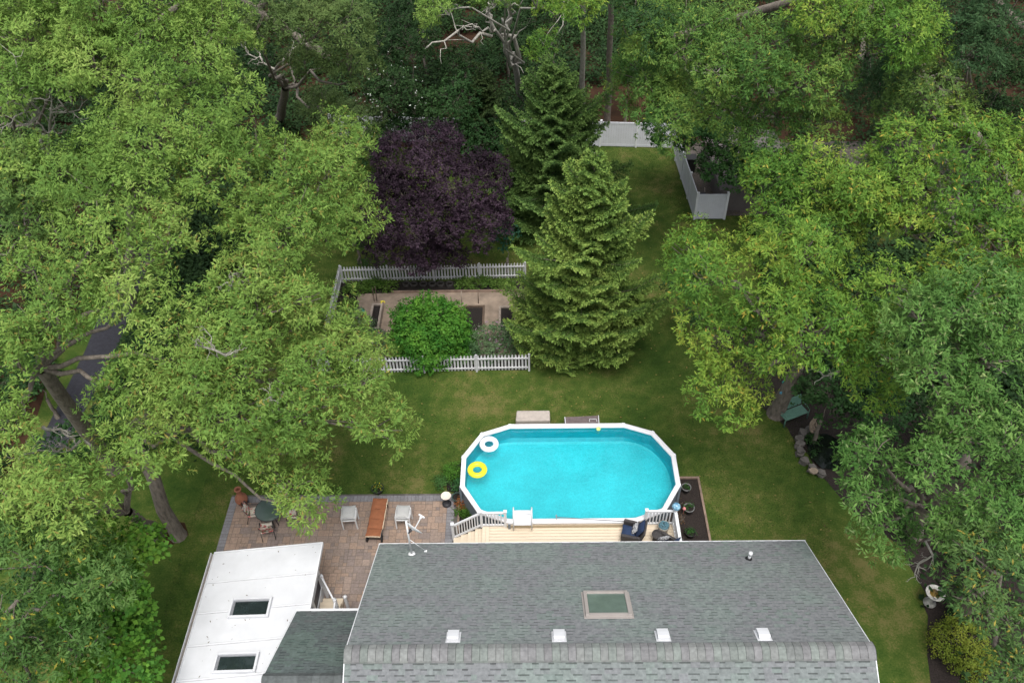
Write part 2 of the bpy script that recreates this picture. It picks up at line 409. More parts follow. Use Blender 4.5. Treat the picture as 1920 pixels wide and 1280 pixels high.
pb.tube([pp-Vector((0,0,.1)), pp+Vector((0,0,.42))], [.055,.055], 14); pb.tube([pp+Vector((0,0,.30)), pp+Vector((0,0,.425))], [.07,.07], 14)
vp_ = pb.build('vent_pipe', 'white_vinyl', house, ho)
cb = MB(); cb.lathe([(.14,.0),(.11,.05),(.06,.14)], tuple(pp-Vector((0,0,.02))), 14); cb.build('collar', 'black_rubber', vp_, ho)
# north wall windows and sliding door under the eave
for x0, x1, z0, z1, nm in ((-3.9,-2.6,1.0,2.3,'window'),(-.6,1.4,.97,2.6,'sliding_door'),(6.6,8.2,1.1,2.3,'window')):
    g_ = MB(); g_.box((x0,16.903,z0),(x1,16.925,z1)); go = g_.build(nm, 'glass_dark', house, ho)
    f_ = MB()
    for a, b in (((x0-.08,16.905,z0-.08),(x0,16.96,z1+.08)),((x1,16.905,z0-.08),(x1+.08,16.96,z1+.08)),((x0,16.905,z1),(x1,16.955,z1+.08)),((x0,16.905,z0-.08),(x1,16.955,z0)),(((x0+x1)/2-.03,16.927,z0),((x0+x1)/2+.03,16.95,z1))): f_.box(a,b)
    f_.build('frame', 'white_vinyl', go, ho)
# side wing roof
WE, WZ, WR, WRZ = 14.92, 2.75, 11.55, 4.9; wt = math.atan2(WRZ-WZ, WE-WR); WL = math.hypot(WRZ-WZ, WE-WR)
frW = frame(-8.02, WE, WZ, wt); frWS = frame(-8.02, 2*WR-WE, WZ, wt, 1)
WP = [(.098,.132,.120),(.110,.142,.130),(.100,.120,.118),(.112,.122,.124)]
wo = MB(); slab(wo, frW, .03, 2.98, .03, WL-.02); slab(wo, frWS, .03, 2.98, .03, WL-.02); wo = wo.build('wing_roof', 'shingle', house, ho)
shingles(frW, 2.98, WL, .155, 13, WP).build('shingles', 'shingle', wo, ho); shingles(frWS, 2.98, WL, .155, 14, WP).build('shingles', 'shingle', wo, ho)
tr = MB(); tr.box((-8.05,WE-.02,WZ-.2),(-5.02,WE+.10,WZ+.01))
for P in (frW, frWS):
    tr.add([P(-.03,0,.004),P(0,0,.004),P(0,WL,.004),P(-.03,WL,.004),P(-.03,0,-.18),P(0,0,-.18),P(0,WL,-.18),P(-.03,WL,-.18)], [(0,1,2,3),(7,6,5,4),(0,4,5,1),(1,5,6,2),(2,6,7,3),(3,7,4,0)])
tr.build('fascia', 'white_vinyl', wo, ho)
rc = MB(); x = -8.04; r = random.Random(3)
while x < -5.1:
    c = np.array((.10,.11,.11))*r.uniform(.85,1.15); prof = [(-.19,-.10),(-.05,.02),(.05,.02),(.19,-.10)]
    rc.add([(x,WR+a,WRZ+b+.03) for a,b in prof]+[(x+.22,WR+a,WRZ+b+.04) for a,b in prof], [(i,i+1,5+i,4+i) for i in range(3)], tuple(c)); x += .22
rc.build('ridge_cap', 'shingle', wo, ho)

# ================================================================== SUNROOM
SO = (-9.7, 14, 0)
sun_r = thing('sunroom', 'patio sunroom with flat white panel roof and two skylights', 'sunroom', SO)
P0 = Vector((-11.62,17.47,2.42)); P1 = Vector((-7.64,17.74,2.62)); 
def SP(a, b, h=0):   # a: 0..1 west-east, b: metres south of the north edge
    p = P0.lerp(P1, a); return Vector((p.x, p.y-b, p.z+.012*b+h))
SLn = 8.6
rf = MB()
for i, (b0, b1) in enumerate([(k*1.22, min(SLn, (k+1)*1.22)) for k in range(8)]):
    if b1 <= b0: continue
    v = [SP(0,b0+.004),SP(1,b0+.004),SP(1,b1-.004),SP(0,b1-.004)]; v2 = [p-Vector((0,0,.12)) for p in v]
    rf.add(v+v2, [(0,1,2,3),(7,6,5,4),(0,4,5,1),(1,5,6,2),(2,6,7,3),(3,7,4,0)])
    if b1 < SLn: rf.add([SP(0,b1-.035,.004),SP(1,b1-.035,.004),SP(1,b1+.035,.004),SP(0,b1+.035,.004),SP(0,b1-.02,.022),SP(1,b1-.02,.022),SP(1,b1+.02,.022),SP(0,b1+.02,.022)],
        [(4,5,6,7),(0,1,5,4),(1,2,6,5),(2,3,7,6),(3,0,4,7)])
sj = MB()
for k in range(1, 7): sj.add([SP(0,k*1.22+.036,.006),SP(1,k*1.22+.036,.006),SP(1,k*1.22+.062,.006),SP(0,k*1.22+.062,.006)], [(0,1,2,3)])
rfo = rf.build('roof', 'white_panel', sun_r, SO)
mat('seam_grey', (.40,.40,.42), .6, .2, 4); sj.build('seams', 'seam_grey', rfo, SO)
ed = MB(); ed.bar(SP(-.006,-.03,-.06),SP(1.006,-.03,-.06),.05,.17); ed.bar(SP(1,-.05,-.06)+Vector((.03,0,0)),SP(1,SLn,-.06)+Vector((.03,0,0)),.05,.17)
ed.build('roof_trim', 'white_vinyl', sun_r, SO)
gt = MB()
for dx, w_, z_ in ((-.015,.02,.03),(-.155,.02,.0)): gt.bar(SP(0,-.03,z_-.05)+Vector((dx,0,0)),SP(0,SLn,z_-.05)+Vector((dx,0,0)),w_,.13)
gt.bar(SP(0,-.03,-.11)+Vector((-.085,0,0)),SP(0,SLn,-.11)+Vector((-.085,0,0)),.12,.015)
gt.build('gutter', 'white_vinyl', sun_r, SO)
mat('gutter_dirt', (.20,.18,.16), .9, .3, 5)
gd = MB(); gd.bar(SP(0,0,-.085)+Vector((-.085,0,0)),SP(0,SLn,-.085)+Vector((-.085,0,0)),.115,.02); gd.build('gutter_litter', 'gutter_dirt', sun_r, SO)
def sky2(c0, c1):
    # corners in pixels of the outer frame, put back onto the roof plane
    q0 = at(*c0, 2.62); q1 = at(*c1, 2.62); x0, x1 = sorted((q0.x,q1.x)); y1, y0 = sorted((q0.y,q1.y))
    def P(x, s, h=0):
        a = (x-P0.x)/(P1.x-P0.x); yy = P0.y+(P1.y-P0.y)*a; return SP(a, yy-s, h)
    f_ = MB(); t = .08
    def bx(xa,xb,ya,yb,h0,h1):
        v = [P(xa,ya,h0),P(xb,ya,h0),P(xb,yb,h0),P(xa,yb,h0),P(xa,ya,h1),P(xb,ya,h1),P(xb,yb,h1),P(xa,yb,h1)]
        return v, [(0,3,2,1),(4,5,6,7),(0,1,5,4),(1,2,6,5),(2,3,7,6),(3,0,4,7)]
    for a in ((x0,x0+t,y1,y0),(x1-t,x1,y1,y0),(x0+t,x1-t,y0-t,y0),(x0+t,x1-t,y1,y1+t)): f_.add(*bx(*a,.002,.14))
    k = f_.build('skylight', 'white_panel', sun_r, SO, bevel=.008)
    g_ = MB(); g_.add(*bx(x0+t,x1-t,y1+t,y0-t,.002,.03)); g_.build('pane', 'glass_dark', k, SO)
    for xa, ya in ((x0+t+.06, y0-t-.03),):
        b_ = MB(); b_.add(*bx(x0+t, x0+t+.07, y1+t, y0-t, .031, .05)); b_.add(*bx(x0+t+.07, x1-t, y0-t-.045, y0-t, .031, .05)); b_.build('blind_edge', 'grey_metal', k, SO)
sky2((435,1120),(503,1157)); sky2((406,1223),(479,1261))
# walls: knee wall, posts and dark screens
wl = MB(); wx1 = -7.86; wy1 = 17.3
wl.box((-11.4,9.2,0),(-11.3,wy1,.6)); wl.box((wx1-.1,9.2,0),(wx1,wy1,.6)); wl.box((-11.3,wy1-.1,0),(wx1-.1,wy1,.6))
for y in (17.22,15.98,14.74,13.5): 
    wl.box((wx1-.1,y-.09,.6),(wx1,y+.08,2.52)); wl.box((-11.4,y-.09,.6),(-11.3,y+.08,2.3))
for x in (-10.2,-9.0): wl.box((x,wy1-.1,.6),(x+.12,wy1,2.32))
wl.build('wall', 'white_vinyl', sun_r, SO)
for y0, y1 in ((16.06,17.13),(14.82,15.89)):
    s_ = MB(); s_.box((wx1-.07,y0,.6),(wx1-.04,y1,2.5)); sw = s_.build('screen_window', 'screen', sun_r, SO)
    f_ = MB(); f_.bar((wx1-.05,y0+.03,.6),(wx1-.05,y0+.03,2.5),.05,.05); f_.bar((wx1-.05,y1-.03,.6),(wx1-.05,y1-.03,2.5),.05,.05); f_.bar((wx1-.05,y0,1.3),(wx1-.05,y1,1.3),.05,.05); f_.build('frame', 'white_vinyl', sw, SO)
for x0, x1 in ((-11.3,-10.2),(-10.08,-9.0),(-8.88,-7.96)):
    s_ = MB(); s_.box((x0,wy1-.07,.6),(x1,wy1-.04,2.3)); s_.build('screen_window', 'screen', sun_r, SO)
# roof litter: fallen twigs and leaves on the white roof
lt = MB(); r = random.Random(21)
for k in range(46):
    a, b = r.random()*.95+.02, r.random()*5.2; p = SP(a, b, .006); an = r.uniform(0,6.3); L_ = r.choice([.02,.03,.03,.05,.12 if k % 9 == 0 else .03]); d = Vector((math.cos(an),math.sin(an),0))*L_; q = Vector((-d.y,d.x,0))*.35
    lt.sheet([p-d,p+q,p+d,p-q], (.10,.075,.05))
tag(lt.build('leaf_litter', 'tinted'), 'scattered bits of dead leaf and twig on the white sunroom roof', 'leaf litter', kind='stuff')

# entry steps with white rails and lattice beside the sunroom
st = thing('entry_steps', 'small entry steps with white rails and lattice panel beside the sunroom', 'steps', (-7.4,15.6,0)); so_ = (-7.4,15.6,0)
b_ = MB(); b_.box((-7.83,14.9,.046),(-7.05,16.5,.55)); b_.box((-7.83,16.502,.046),(-7.05,16.8,.30)); b_.build('landing', 'deck_board', st, so_)
for px_, py_, h_ in ((-7.72,17.02,1.55),(-7.05,16.0,1.62),(-7.02,15.0,1.55)):
    p_ = MB(); p_.box((px_-.055,py_-.055,.046),(px_+.055,py_+.055,h_)); p_.lathe([(.085,0),(.085,.03),(.0,.09)], (px_,py_,h_), 4); p_.build('post', 'white_vinyl', st, so_)
rl = MB(); rl.bar((-7.72,17.02,1.45),(-7.08,16.0,1.5),.06,.10); rl.build('railing', 'white_vinyl', st, so_); rl = MB(); rl.bar((-7.04,15.95,1.5),(-7.02,15.05,1.5),.06,.10); rl.build('railing', 'white_vinyl', st, so_); rl = MB(); rl.bar((-7.04,15.95,.65),(-7.02,15.05,.65),.05,.07); rl.build('lower_rail', 'white_vinyl', st, so_)
lt = MB()
for k in range(13):
    t = k/12; lt.bar((-6.98,15.05+.9*t,.62),(-6.98,15.05+.9*min(1,t+.35),1.48 if t < .65 else 1.48-(t-.65)*1.9),.012,.03)
    lt.bar((-6.965,15.95-.9*t,.62),(-6.965,15.95-.9*min(1,t+.35),1.48 if t < .65 else 1.48-(t-.65)*1.9),.012,.03)
lt.build('lattice', 'white_vinyl', st, so_)
pn = MB()
for k in range(6): y = 15.08+k*.145; h_ = 1.30+.07*math.sin(k*1.9); pn.box((-7.035,y,.60),(-7.012,y+.139,h_))
pn.build('panel', 'white_vinyl', st, so_)
g_ = at(655,1146,.046); gp_ = thing('gate_post', 'single white post standing just above the fascia of the lower wing roof', 'post', g_)
b_ = MB(); b_.box((g_.x-.05,g_.y-.05,.046),(g_.x+.05,g_.y+.05,1.15)); b_.build('shaft', 'white_vinyl', gp_, g_)
b_ = MB(); b_.lathe([(.09,0),(.09,.03),(0,.09)], (g_.x,g_.y,1.15), 4); b_.build('cap', 'white_vinyl', gp_, g_)

# ================================================================== SATELLITE DISH
dp = Vector((-4.09,16.72,EZ+(EY-16.72)*math.tan(th)+.02)); dish = thing('satellite_dish', 'satellite dish on a white mast at the left eave of the shingle roof', 'satellite dish', dp)
b_ = MB(); b_.lathe([(.13,0),(.13,.015),(.04,.06)], dp, 12); b_.build('foot', 'white_metal', dish, dp)
top = dp+Vector((.0,.03,2.0))
b_ = MB(); b_.tube([dp, dp+Vector((.0,.0,1.2)), top], [.035,.035,.033], 10); b_.build('mast', 'white_metal', dish, dp)
b_ = MB(); b_.tube([dp+Vector((0,0,.95)), dp+Vector((.48,.15,-.02))], .013, 6); b_.box(dp+Vector((.43,.12,-.07)), dp+Vector((.53,.20,-.05))); b_.build('strut', 'white_metal', dish, dp)
# dish seen edge on
def dframe(P, ax):
    ax = Vector(ax).normalized(); q = ax.to_track_quat('Z','Y'); return Matrix.Translation(P) @ q.to_matrix().to_4x4()
tmp = MB(); tmp.lathe([(0,0),(.16,.012),(.29,.045),(.385,.085),(.39,.095),(.38,.092),(.28,.055),(.13,.022),(0,.012)], (0,0,0), 26)
dc = dp+Vector((.14,.10,1.42)); axd = Vector(CR*.58+CU*.82); vv_ = (dc-Vector((0,0,H))).normalized(); axd = (axd-vv_*axd.dot(vv_)).normalized()
tmp.xf(dframe(dc, axd)); tmp.build('reflector', 'white_metal', dish, dp)
b_ = MB(); e = dc+axd.normalized()*.56+Vector((.0,.0,-.04)); b_.tube([dc-axd.normalized()*.02, dc+Vector((.05,.05,-.14)), e], [.022,.022,.02], 8); b_.build('arm', 'white_metal', dish, dp)
b_ = MB(); b_.bar(e-Vector((.10,-.07,0)), e+Vector((.10,-.07,0)), .05, .06); b_.tube([e, e-axd.normalized()*.1], [.035,.045], 10); b_.build('receiver', 'white_metal', dish, dp)
b_ = MB(); b_.tube([dp+Vector((0,0,1.35)), dp+Vector((.12,.09,1.42))], .055, 8); b_.build('bracket', 'dark_metal', dish, dp)
#@@P2A
# ================================================================== POOL
PC = Vector((1.84, 22.03, 0)); HS, RXo, RYo = 2.50, 2.15, 2.58
def pool_poly(inset, z):
    pts = []
    for sg in (1, -1):
        for k in range(6):
            a = rad(90-36*k); pts.append((sg*(HS+(RXo-inset)*math.cos(a)), sg*(RYo-inset)*math.sin(a), z))
    return [Vector(p)+PC for p in pts]
def pool_mix(inset, z, t, m=6):
    """outline between the polygon of the rim (t=0) and a smooth oval (t=1), same point count"""
    P = pool_poly(inset, z); out = []
    for i in range(12):
        a, b = P[i], P[(i+1) % 12]
        for k in range(m):
            u = k/m; q = a.lerp(b, u); sg = 1 if i < 6 else -1; j = i % 6
            if j < 5:
                an = rad(90-36*(j+u)); o = Vector((sg*(HS+(RXo-inset)*math.cos(an)), sg*(RYo-inset)*math.sin(an), z))+PC
            else: o = q
            out.append(q.lerp(o, t))
    return out
def ring(m_, A, B, col=None, smooth=False):
    n = len(A); m_.add(list(A)+list(B), [(i,(i+1)%n,n+(i+1)%n,n+i) for i in range(n)], col, smooth)
pool = thing('swimming_pool', 'oval above ground pool with white rim and turquoise liner', 'pool', PC)
b_ = MB(); ring(b_, pool_poly(.07,0), pool_poly(.07,1.26)); b_.build('wall', 'pool_wall', pool, PC)
b_ = MB()
for (i, z0, z1) in ((0,1.245,1.32),): 
    ring(b_, pool_poly(0,z0), pool_poly(0,z1)); ring(b_, pool_poly(0,z1), pool_poly(.035,z1+.014)); ring(b_, pool_poly(.035,z1+.014), pool_poly(.17,z1+.016)); ring(b_, pool_poly(.17,z1+.016), pool_poly(.205,z1)); ring(b_, pool_poly(.205,z1), pool_poly(.205,1.24)); ring(b_, pool_poly(.205,1.24), pool_poly(0,z0))
rim = b_.build('rim', 'rim_white', pool, PC)
O = pool_poly(0,1.337); I = pool_poly(.205,1.337)
for i in range(12):
    d = (O[i-1]-O[(i+1)%12]); d = d.normalized()*.06
    b_ = MB(); b_.add([O[i]-d*.0+d, O[i]-d, I[i]-d, I[i]+d, O[i]+d-Vector((0,0,.09)), O[i]-d-Vector((0,0,.09))], [(0,1,2,3),(0,4,5,1)]); b_.build('rim_cap', 'rim_white', rim, PC)
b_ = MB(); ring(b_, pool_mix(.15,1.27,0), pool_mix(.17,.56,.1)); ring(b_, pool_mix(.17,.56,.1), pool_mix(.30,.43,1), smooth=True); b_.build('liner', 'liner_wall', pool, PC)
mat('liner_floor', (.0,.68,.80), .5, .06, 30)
fm = M['liner_floor']; n = fm.node_tree.nodes; L = fm.node_tree.links   # printed pebble pattern of the liner
vo = n.new('ShaderNodeTexVoronoi'); vo.inputs['Scale'].default_value = 22; tc = n.new('ShaderNodeTexCoord'); L.new(tc.outputs['Object'], vo.inputs[0])
rr = n.new('ShaderNodeValToRGB'); rr.color_ramp.elements[0].color = (.02,.43,.49,1); rr.color_ramp.elements[1].color = (.03,.50,.56,1); rr.color_ramp.elements[0].position = .2; rr.color_ramp.elements[1].position = .8
L.new(vo.outputs['Color'], rr.inputs[0])
n3 = n.new('ShaderNodeTexNoise'); n3.inputs['Scale'].default_value = .9; n3.inputs['Detail'].default_value = 5; L.new(tc.outputs['Object'], n3.inputs['Vector'])   # broad mottling: liner dirt, plus wrinkle shading put into the colour
m3 = n.new('ShaderNodeMapRange'); m3.inputs[1].default_value = .3; m3.inputs[2].default_value = .7; m3.inputs[3].default_value = .88; m3.inputs[4].default_value = 1.10; L.new(n3.outputs[0], m3.inputs[0])
v3 = n.new('ShaderNodeVectorMath'); v3.operation = 'SCALE'; L.new(rr.outputs[0], v3.inputs[0]); L.new(m3.outputs[0], v3.inputs['Scale']); L.new(v3.outputs[0], n['Principled BSDF'].inputs['Base Color'])
b_ = MB(); ring(b_, pool_mix(.30,.43,1), pool_mix(.42,.40,1)); b_.sheet(pool_mix(.42,.40,1)); b_.build('liner_floor', 'liner_floor', pool, PC)
wm = bpy.data.materials.new('pool_water'); wm.use_nodes = True; M['pool_water'] = wm; n = wm.node_tree.nodes; L = wm.node_tree.links
tb = n.new('ShaderNodeBsdfTransparent'); tb.inputs[0].default_value = (.90,.985,1,1); gl = n.new('ShaderNodeBsdfGlossy'); gl.inputs['Roughness'].default_value = .02
fz = n.new('ShaderNodeFresnel'); fz.inputs[0].default_value = 1.33; mx = n.new('ShaderNodeMixShader')
nz = n.new('ShaderNodeTexNoise'); nz.inputs['Scale'].default_value = 5; nz.inputs['Detail'].default_value = 3; tc = n.new('ShaderNodeTexCoord'); bp = n.new('ShaderNodeBump'); bp.inputs['Strength'].default_value = .4; bp.inputs['Distance'].default_value = .05
L.new(tc.outputs['Object'], nz.inputs[0]); L.new(nz.outputs[0], bp.inputs['Height']); L.new(bp.outputs[0], gl.inputs['Normal']); L.new(bp.outputs[0], fz.inputs['Normal'])
L.new(fz.outputs[0], mx.inputs[0]); L.new(tb.outputs[0], mx.inputs[1]); L.new(gl.outputs[0], mx.inputs[2]); L.new(mx.outputs[0], n['Material Output'].inputs[0])
b_ = MB(); b_.sheet([tuple(p) for p in pool_mix(.155,1.17,0)]); tag(b_.build('water', 'pool_water'), kind='structure')
# stanchions outside the wall
for p in pool_poly(.02, 0): b_ = MB(); b_.box((p.x-.05,p.y-.05,0),(p.x+.05,p.y+.05,1.25)); b_.build('upright', 'pool_wall', pool, PC)
# floats
def swim_ring(px, py, m_, label, rx=.30, tr_=.12):
    p = at(px, py, 1.25); o = thing('swim_ring', label, 'swim ring', p, group='swim rings')
    b_ = MB(); n1, n2 = 36, 12; vs = []
    for i in range(n1):
        a = 2*math.pi*i/n1; R_ = rx; t_ = tr_*(1+.015*math.sin(a*12))
        for k in range(n2):
            c = 2*math.pi*k/n2; vs.append(((R_+t_*math.cos(c))*math.cos(a), (R_+t_*math.cos(c))*math.sin(a), t_*.9*math.sin(c)+.03))
    b_.add(vs, [(i*n2+k, i*n2+(k+1)%n2, ((i+1)%n1)*n2+(k+1)%n2, ((i+1)%n1)*n2+k) for i in range(n1) for k in range(n2)], None, True); b_.build('ring', m_, o)
    b_ = MB(); b_.lathe([(.0,.02),(.018,.02),(.018,0),(.02,-.01)], (rx*.7,rx*.7,.12), 8); b_.build('valve', m_, o); return o
swim_ring(917, 833, 'float_white', 'white inflatable ring floating in the pool corner'); swim_ring(895, 881, 'yellow_vinyl', 'yellow inflatable ring floating at the left pool wall')
p = at(1122, 803.5, 1.24); b_ = MB(); b_.lathe([(.0,-.10),(.05,-.085),(.09,-.04),(.10,0),(.09,.04),(.05,.085),(0,.1)], (0,0,0), 14); o = b_.build('ball', 'ball_yellow'); o.location = p; tag(o, 'small pale yellow ball floating by the back rim of the pool', 'ball')
# ladder
q0 = at(963,972,1.34); q1 = at(997,972,1.34); lad = thing('pool_ladder', 'white pool ladder with hand rails beside the deck', 'ladder', q0)
for q in (q0, q1):
    b_ = MB(); b_.tube([q+Vector((0,-.38,-.2)), q+Vector((0,-.36,.35)), q+Vector((0,-.25,.62)), q+Vector((0,.05,.66)), q+Vector((0,.22,.45)), q+Vector((0,.30,-.1)), q+Vector((0,.36,-.9))], .028, 8); b_.build('hand_rail', 'white_vinyl', lad, q0)
for k in range(4):
    b_ = MB(); y = .27+.03*k; z = .05-.24*k; b_.box((q0.x,q0.y+y-.10,q0.z+z-.025),(q1.x,q0.y+y+.10,q0.z+z)); b_.build('step', 'white_vinyl', lad, q0)
b_ = MB(); b_.box((q0.x+.02,q0.y-.33,1.355),(q1.x-.02,q0.y+.16,1.385)); b_.build('platform', 'white_vinyl', lad, q0)

# ================================================================== DECK
DZ = .95; DO = (2, 18.5, 0); dk = thing('deck', 'cream composite pool deck with steps and white railings', 'deck', DO)
DX0, DX1, DY0 = -1.75, 5.95, 16.99; DY1 = at(905,984,DZ).y
b_ = MB(); y = DY1
bw = .14
while y > DY0+.05: b_.box((DX0+.29, y-bw+.016, DZ-.03),(DX1, y, DZ)); y -= bw
b_.box((DX0, DY0, DZ-.03),(DX0+.138, DY1, DZ+.001)); b_.box((DX0+.145, DY0, DZ-.03),(DX0+.283, DY1, DZ+.001)); b_.build('boards', 'deck_board', dk, DO)
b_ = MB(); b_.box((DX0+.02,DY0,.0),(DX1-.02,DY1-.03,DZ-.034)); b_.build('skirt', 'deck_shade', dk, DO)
BX0 = at(951,985,DZ).x; BX1 = at(1207,985,DZ).x
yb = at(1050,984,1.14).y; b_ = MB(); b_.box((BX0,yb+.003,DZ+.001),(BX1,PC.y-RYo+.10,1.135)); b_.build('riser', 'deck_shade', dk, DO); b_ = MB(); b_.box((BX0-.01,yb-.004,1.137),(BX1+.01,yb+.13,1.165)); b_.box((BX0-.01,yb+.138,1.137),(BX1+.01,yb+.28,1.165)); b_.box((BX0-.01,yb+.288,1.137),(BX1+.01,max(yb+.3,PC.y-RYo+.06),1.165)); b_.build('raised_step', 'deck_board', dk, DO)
# steps going down to the patio on the left
n_s = 4; rise = DZ/(n_s+1); run = .30
sx = DX0
for k in range(n_s):
    z = DZ-rise*(k+1); yt = DY1-.02-.0*k; b_ = MB()
    b_.box((sx-run+.004,DY0,z-.03),(sx-run/2-.003,yt,z)); b_.box((sx-run/2+.003,DY0,z-.03),(sx-.002,yt,z)); b_.box((sx-run+.03,DY0+.01,0.02),(sx-.004,yt-.02,z-.032)); b_.build('step', 'deck_board', dk, DO); sx -= run
def post(x, y, z0, z1, par=dk, off=DO, w_=.10, m_='white_vinyl'):
    b_ = MB(); b_.box((x-w_/2,y-w_/2,z0),(x+w_/2,y+w_/2,z1)); b_.box((x-w_/2-.02,y-w_/2-.02,z1),(x+w_/2+.02,y+w_/2+.02,z1+.03)); b_.lathe([(w_*.55,0),(.012,.045),(0,.05)], (x,y,z1+.03), 4); return b_.build('post', m_, par, off)
def railing(a, b, n, z0a, z0b, h=.92, par=dk, off=DO, cap=.085):
    """rail section from a to b; n balusters; the bottom height may slope"""
    a = Vector((a[0],a[1],0)); b = Vector((b[0],b[1],0)); m_ = MB()
    A0 = a+Vector((0,0,z0a)); B0 = b+Vector((0,0,z0b))
    m_.bar(A0+Vector((0,0,h)), B0+Vector((0,0,h)), cap, .07); m_.bar(A0+Vector((0,0,.10)), B0+Vector((0,0,.10)), .06, .08)
    for k in range(n):
        t = (k+1)/(n+1); p_ = A0.lerp(B0, t); m_.bar(p_+Vector((0,0,.13)), p_+Vector((0,0,h-.03)), .045, .045)
    return m_.build('railing', 'white_vinyl', par, off)
pL0 = at(949,985,DZ); pL1 = at(905,985,DZ); yr = DY1-.06
post(pL0.x-.02, yr, DZ, DZ+1.0); post(pL1.x-.03, yr, DZ, DZ+1.0); railing((pL1.x+.02,yr),(pL0.x-.07,yr), 6, DZ, DZ)
s0x = -2.95; post(s0x, yr, .02, 1.12); railing((s0x+.05,yr),(pL1.x-.08,yr), 9, .12, DZ-.02, .90)
pR0 = at(1207,978,DZ); post(pR0.x+.02, yr+.02, DZ, DZ+1.0); post(DX1-.07, yr+.02, DZ, DZ+1.0)
railing((pR0.x+.07,yr+.02),(DX1-.12,yr+.02), 7, DZ, DZ); railing((DX1-.07,yr-.03),(DX1-.07,DY0+.1), 14, DZ, DZ, cap=.12)
# pool brush pole lying on the raised step
a_ = at(1043,969,1.37); b2 = at(1172,977,1.37); b_ = MB(); b_.tube([a_, b2], .014, 8); b_.add(*(lambda: ([a_+Vector((-.02,-.1,0)),a_+Vector((.03,-.1,0)),a_+Vector((.03,.1,0)),a_+Vector((-.02,.1,0)),a_+Vector((-.02,-.1,.03)),a_+Vector((.03,-.1,.03)),a_+Vector((.03,.1,.03)),a_+Vector((-.02,.1,.03))],[(0,3,2,1),(4,5,6,7),(0,1,5,4),(1,2,6,5),(2,3,7,6),(3,0,4,7)]))())
tag(b_.build('skimmer_pole', 'grey_metal'), 'long grey skimmer pole lying along the pool edge of the deck', 'pole')

# ---- furniture on the deck
def striped():
    m = bpy.data.materials.new('stripe_fabric'); m.use_nodes = True; n = m.node_tree.nodes; L = m.node_tree.links; M['stripe_fabric'] = m
    tc = n.new('ShaderNodeTexCoord'); wv = n.new('ShaderNodeTexWave'); wv.inputs['Scale'].default_value = 7; wv.inputs['Distortion'].default_value = 4; wv.inputs['Detail Scale'].default_value = 2
    L.new(tc.outputs['Object'], wv.inputs[0]); rr = n.new('ShaderNodeValToRGB'); rr.color_ramp.elements[0].position = .4; rr.color_ramp.elements[1].position = .55
    rr.color_ramp.elements[0].color = (.03,.035,.06,1); rr.color_ramp.elements[1].color = (.62,.62,.62,1); L.new(wv.outputs[0], rr.inputs[0]); L.new(rr.outputs[0], n['Principled BSDF'].inputs['Base Color']); n['Principled BSDF'].inputs['Roughness'].default_value = .9
striped()
def armchair(loc, rz, label):
    o = thing('wicker_armchair', label, 'armchair', loc, rz, 'wicker armchairs on the deck')
    # local: faces +y
    b_ = MB(); b_.prism([(-.40,-.38),(.40,-.38),(.42,.36),(-.42,.36)], .04, .26)
    for s in (-1,1): b_.prism([(s*.40,-.38),(s*.42,.36),(s*.30,.38),(s*.28,-.36)] if s > 0 else [(-.28,-.36),(-.30,.38),(-.42,.36),(-.40,-.38)], .26, .56)
    b_.add([(-.40,-.40,.26),(.40,-.40,.26),(.40,-.26,.26),(-.40,-.26,.26),(-.36,-.56,.86),(.36,-.56,.86),(.36,-.47,.86),(-.36,-.47,.86)], [(0,3,2,1),(4,5,6,7),(0,1,5,4),(1,2,6,5),(2,3,7,6),(3,0,4,7)])
    b_.build('frame', 'wicker', o, bevel=.03)
    for x in (-.34,.34):
        for y in (-.32,.30): l_ = MB(); l_.tube([(x,y,0),(x,y,.05)], .02, 8); l_.build('leg', 'dark_metal', o)
    b_ = MB(); b_.pillow((0,.06,.34), (.28,0,0), (0,.33,0), (0,0,.09)); b_.build('seat_cushion', 'navy_fabric', o)
    b_ = MB(); b_.pillow((0,-.32,.68), (.29,0,0), (0,-.13,.32), (0,.09,.04)); b_.build('back_cushion', 'navy_fabric', o)
    return o
c1 = at(1183,1006,DZ); armchair(Vector((c1.x,c1.y,DZ)), rad(75), 'navy cushioned wicker armchair near the pool edge of the deck')
q = Vector((c1.x+.12,c1.y+.02,DZ+.58)); b_ = MB(); b_.pillow((0,0,0), (.0,.24,.0), (.06,0,.17), (.07,0,-.03)); o = b_.build('throw_pillow', 'stripe_fabric'); o.location = q; o.rotation_euler = (0,rad(10),rad(-14)); tag(o, 'striped pillow leaning on the back of the navy armchair by the pool', 'pillow', 'striped pillows')
c2 = at(1246,1032,DZ); armchair(Vector((c2.x,c2.y,DZ)), rad(55), 'navy cushioned wicker armchair partly under the eave')
q = Vector((c2.x-.08,c2.y+.16,DZ+.62)); b_ = MB(); b_.pillow((0,0,0), (.17,.17,.0), (.05,-.05,.17), (.05,-.05,-.03)); o = b_.build('throw_pillow', 'stripe_fabric'); o.location = q; o.rotation_euler = (0,rad(8),rad(-30)); tag(o, 'striped pillow on the navy armchair half hidden by the eave', 'pillow', 'striped pillows')
c3 = at(1231,1013,DZ); tb_ = thing('side_table', 'small round dark wicker side table between the navy armchairs', 'side table', (c3.x,c3.y,DZ))
b_ = MB(); b_.lathe([(0,.46),(.22,.46),(.23,.44),(.22,.42),(.0,.42)], (0,0,0), 20); b_.build('top', 'wicker', tb_)
b_ = MB(); b_.lathe([(.17,0),(.10,.2),(.17,.42)], (0,0,0), 16); b_.build('base', 'wicker', tb_)
c4 = at(1243,995,DZ); bk = thing('hose_basket', 'round rope basket beside the railing corner of the deck', 'basket', (c4.x,c4.y,DZ))
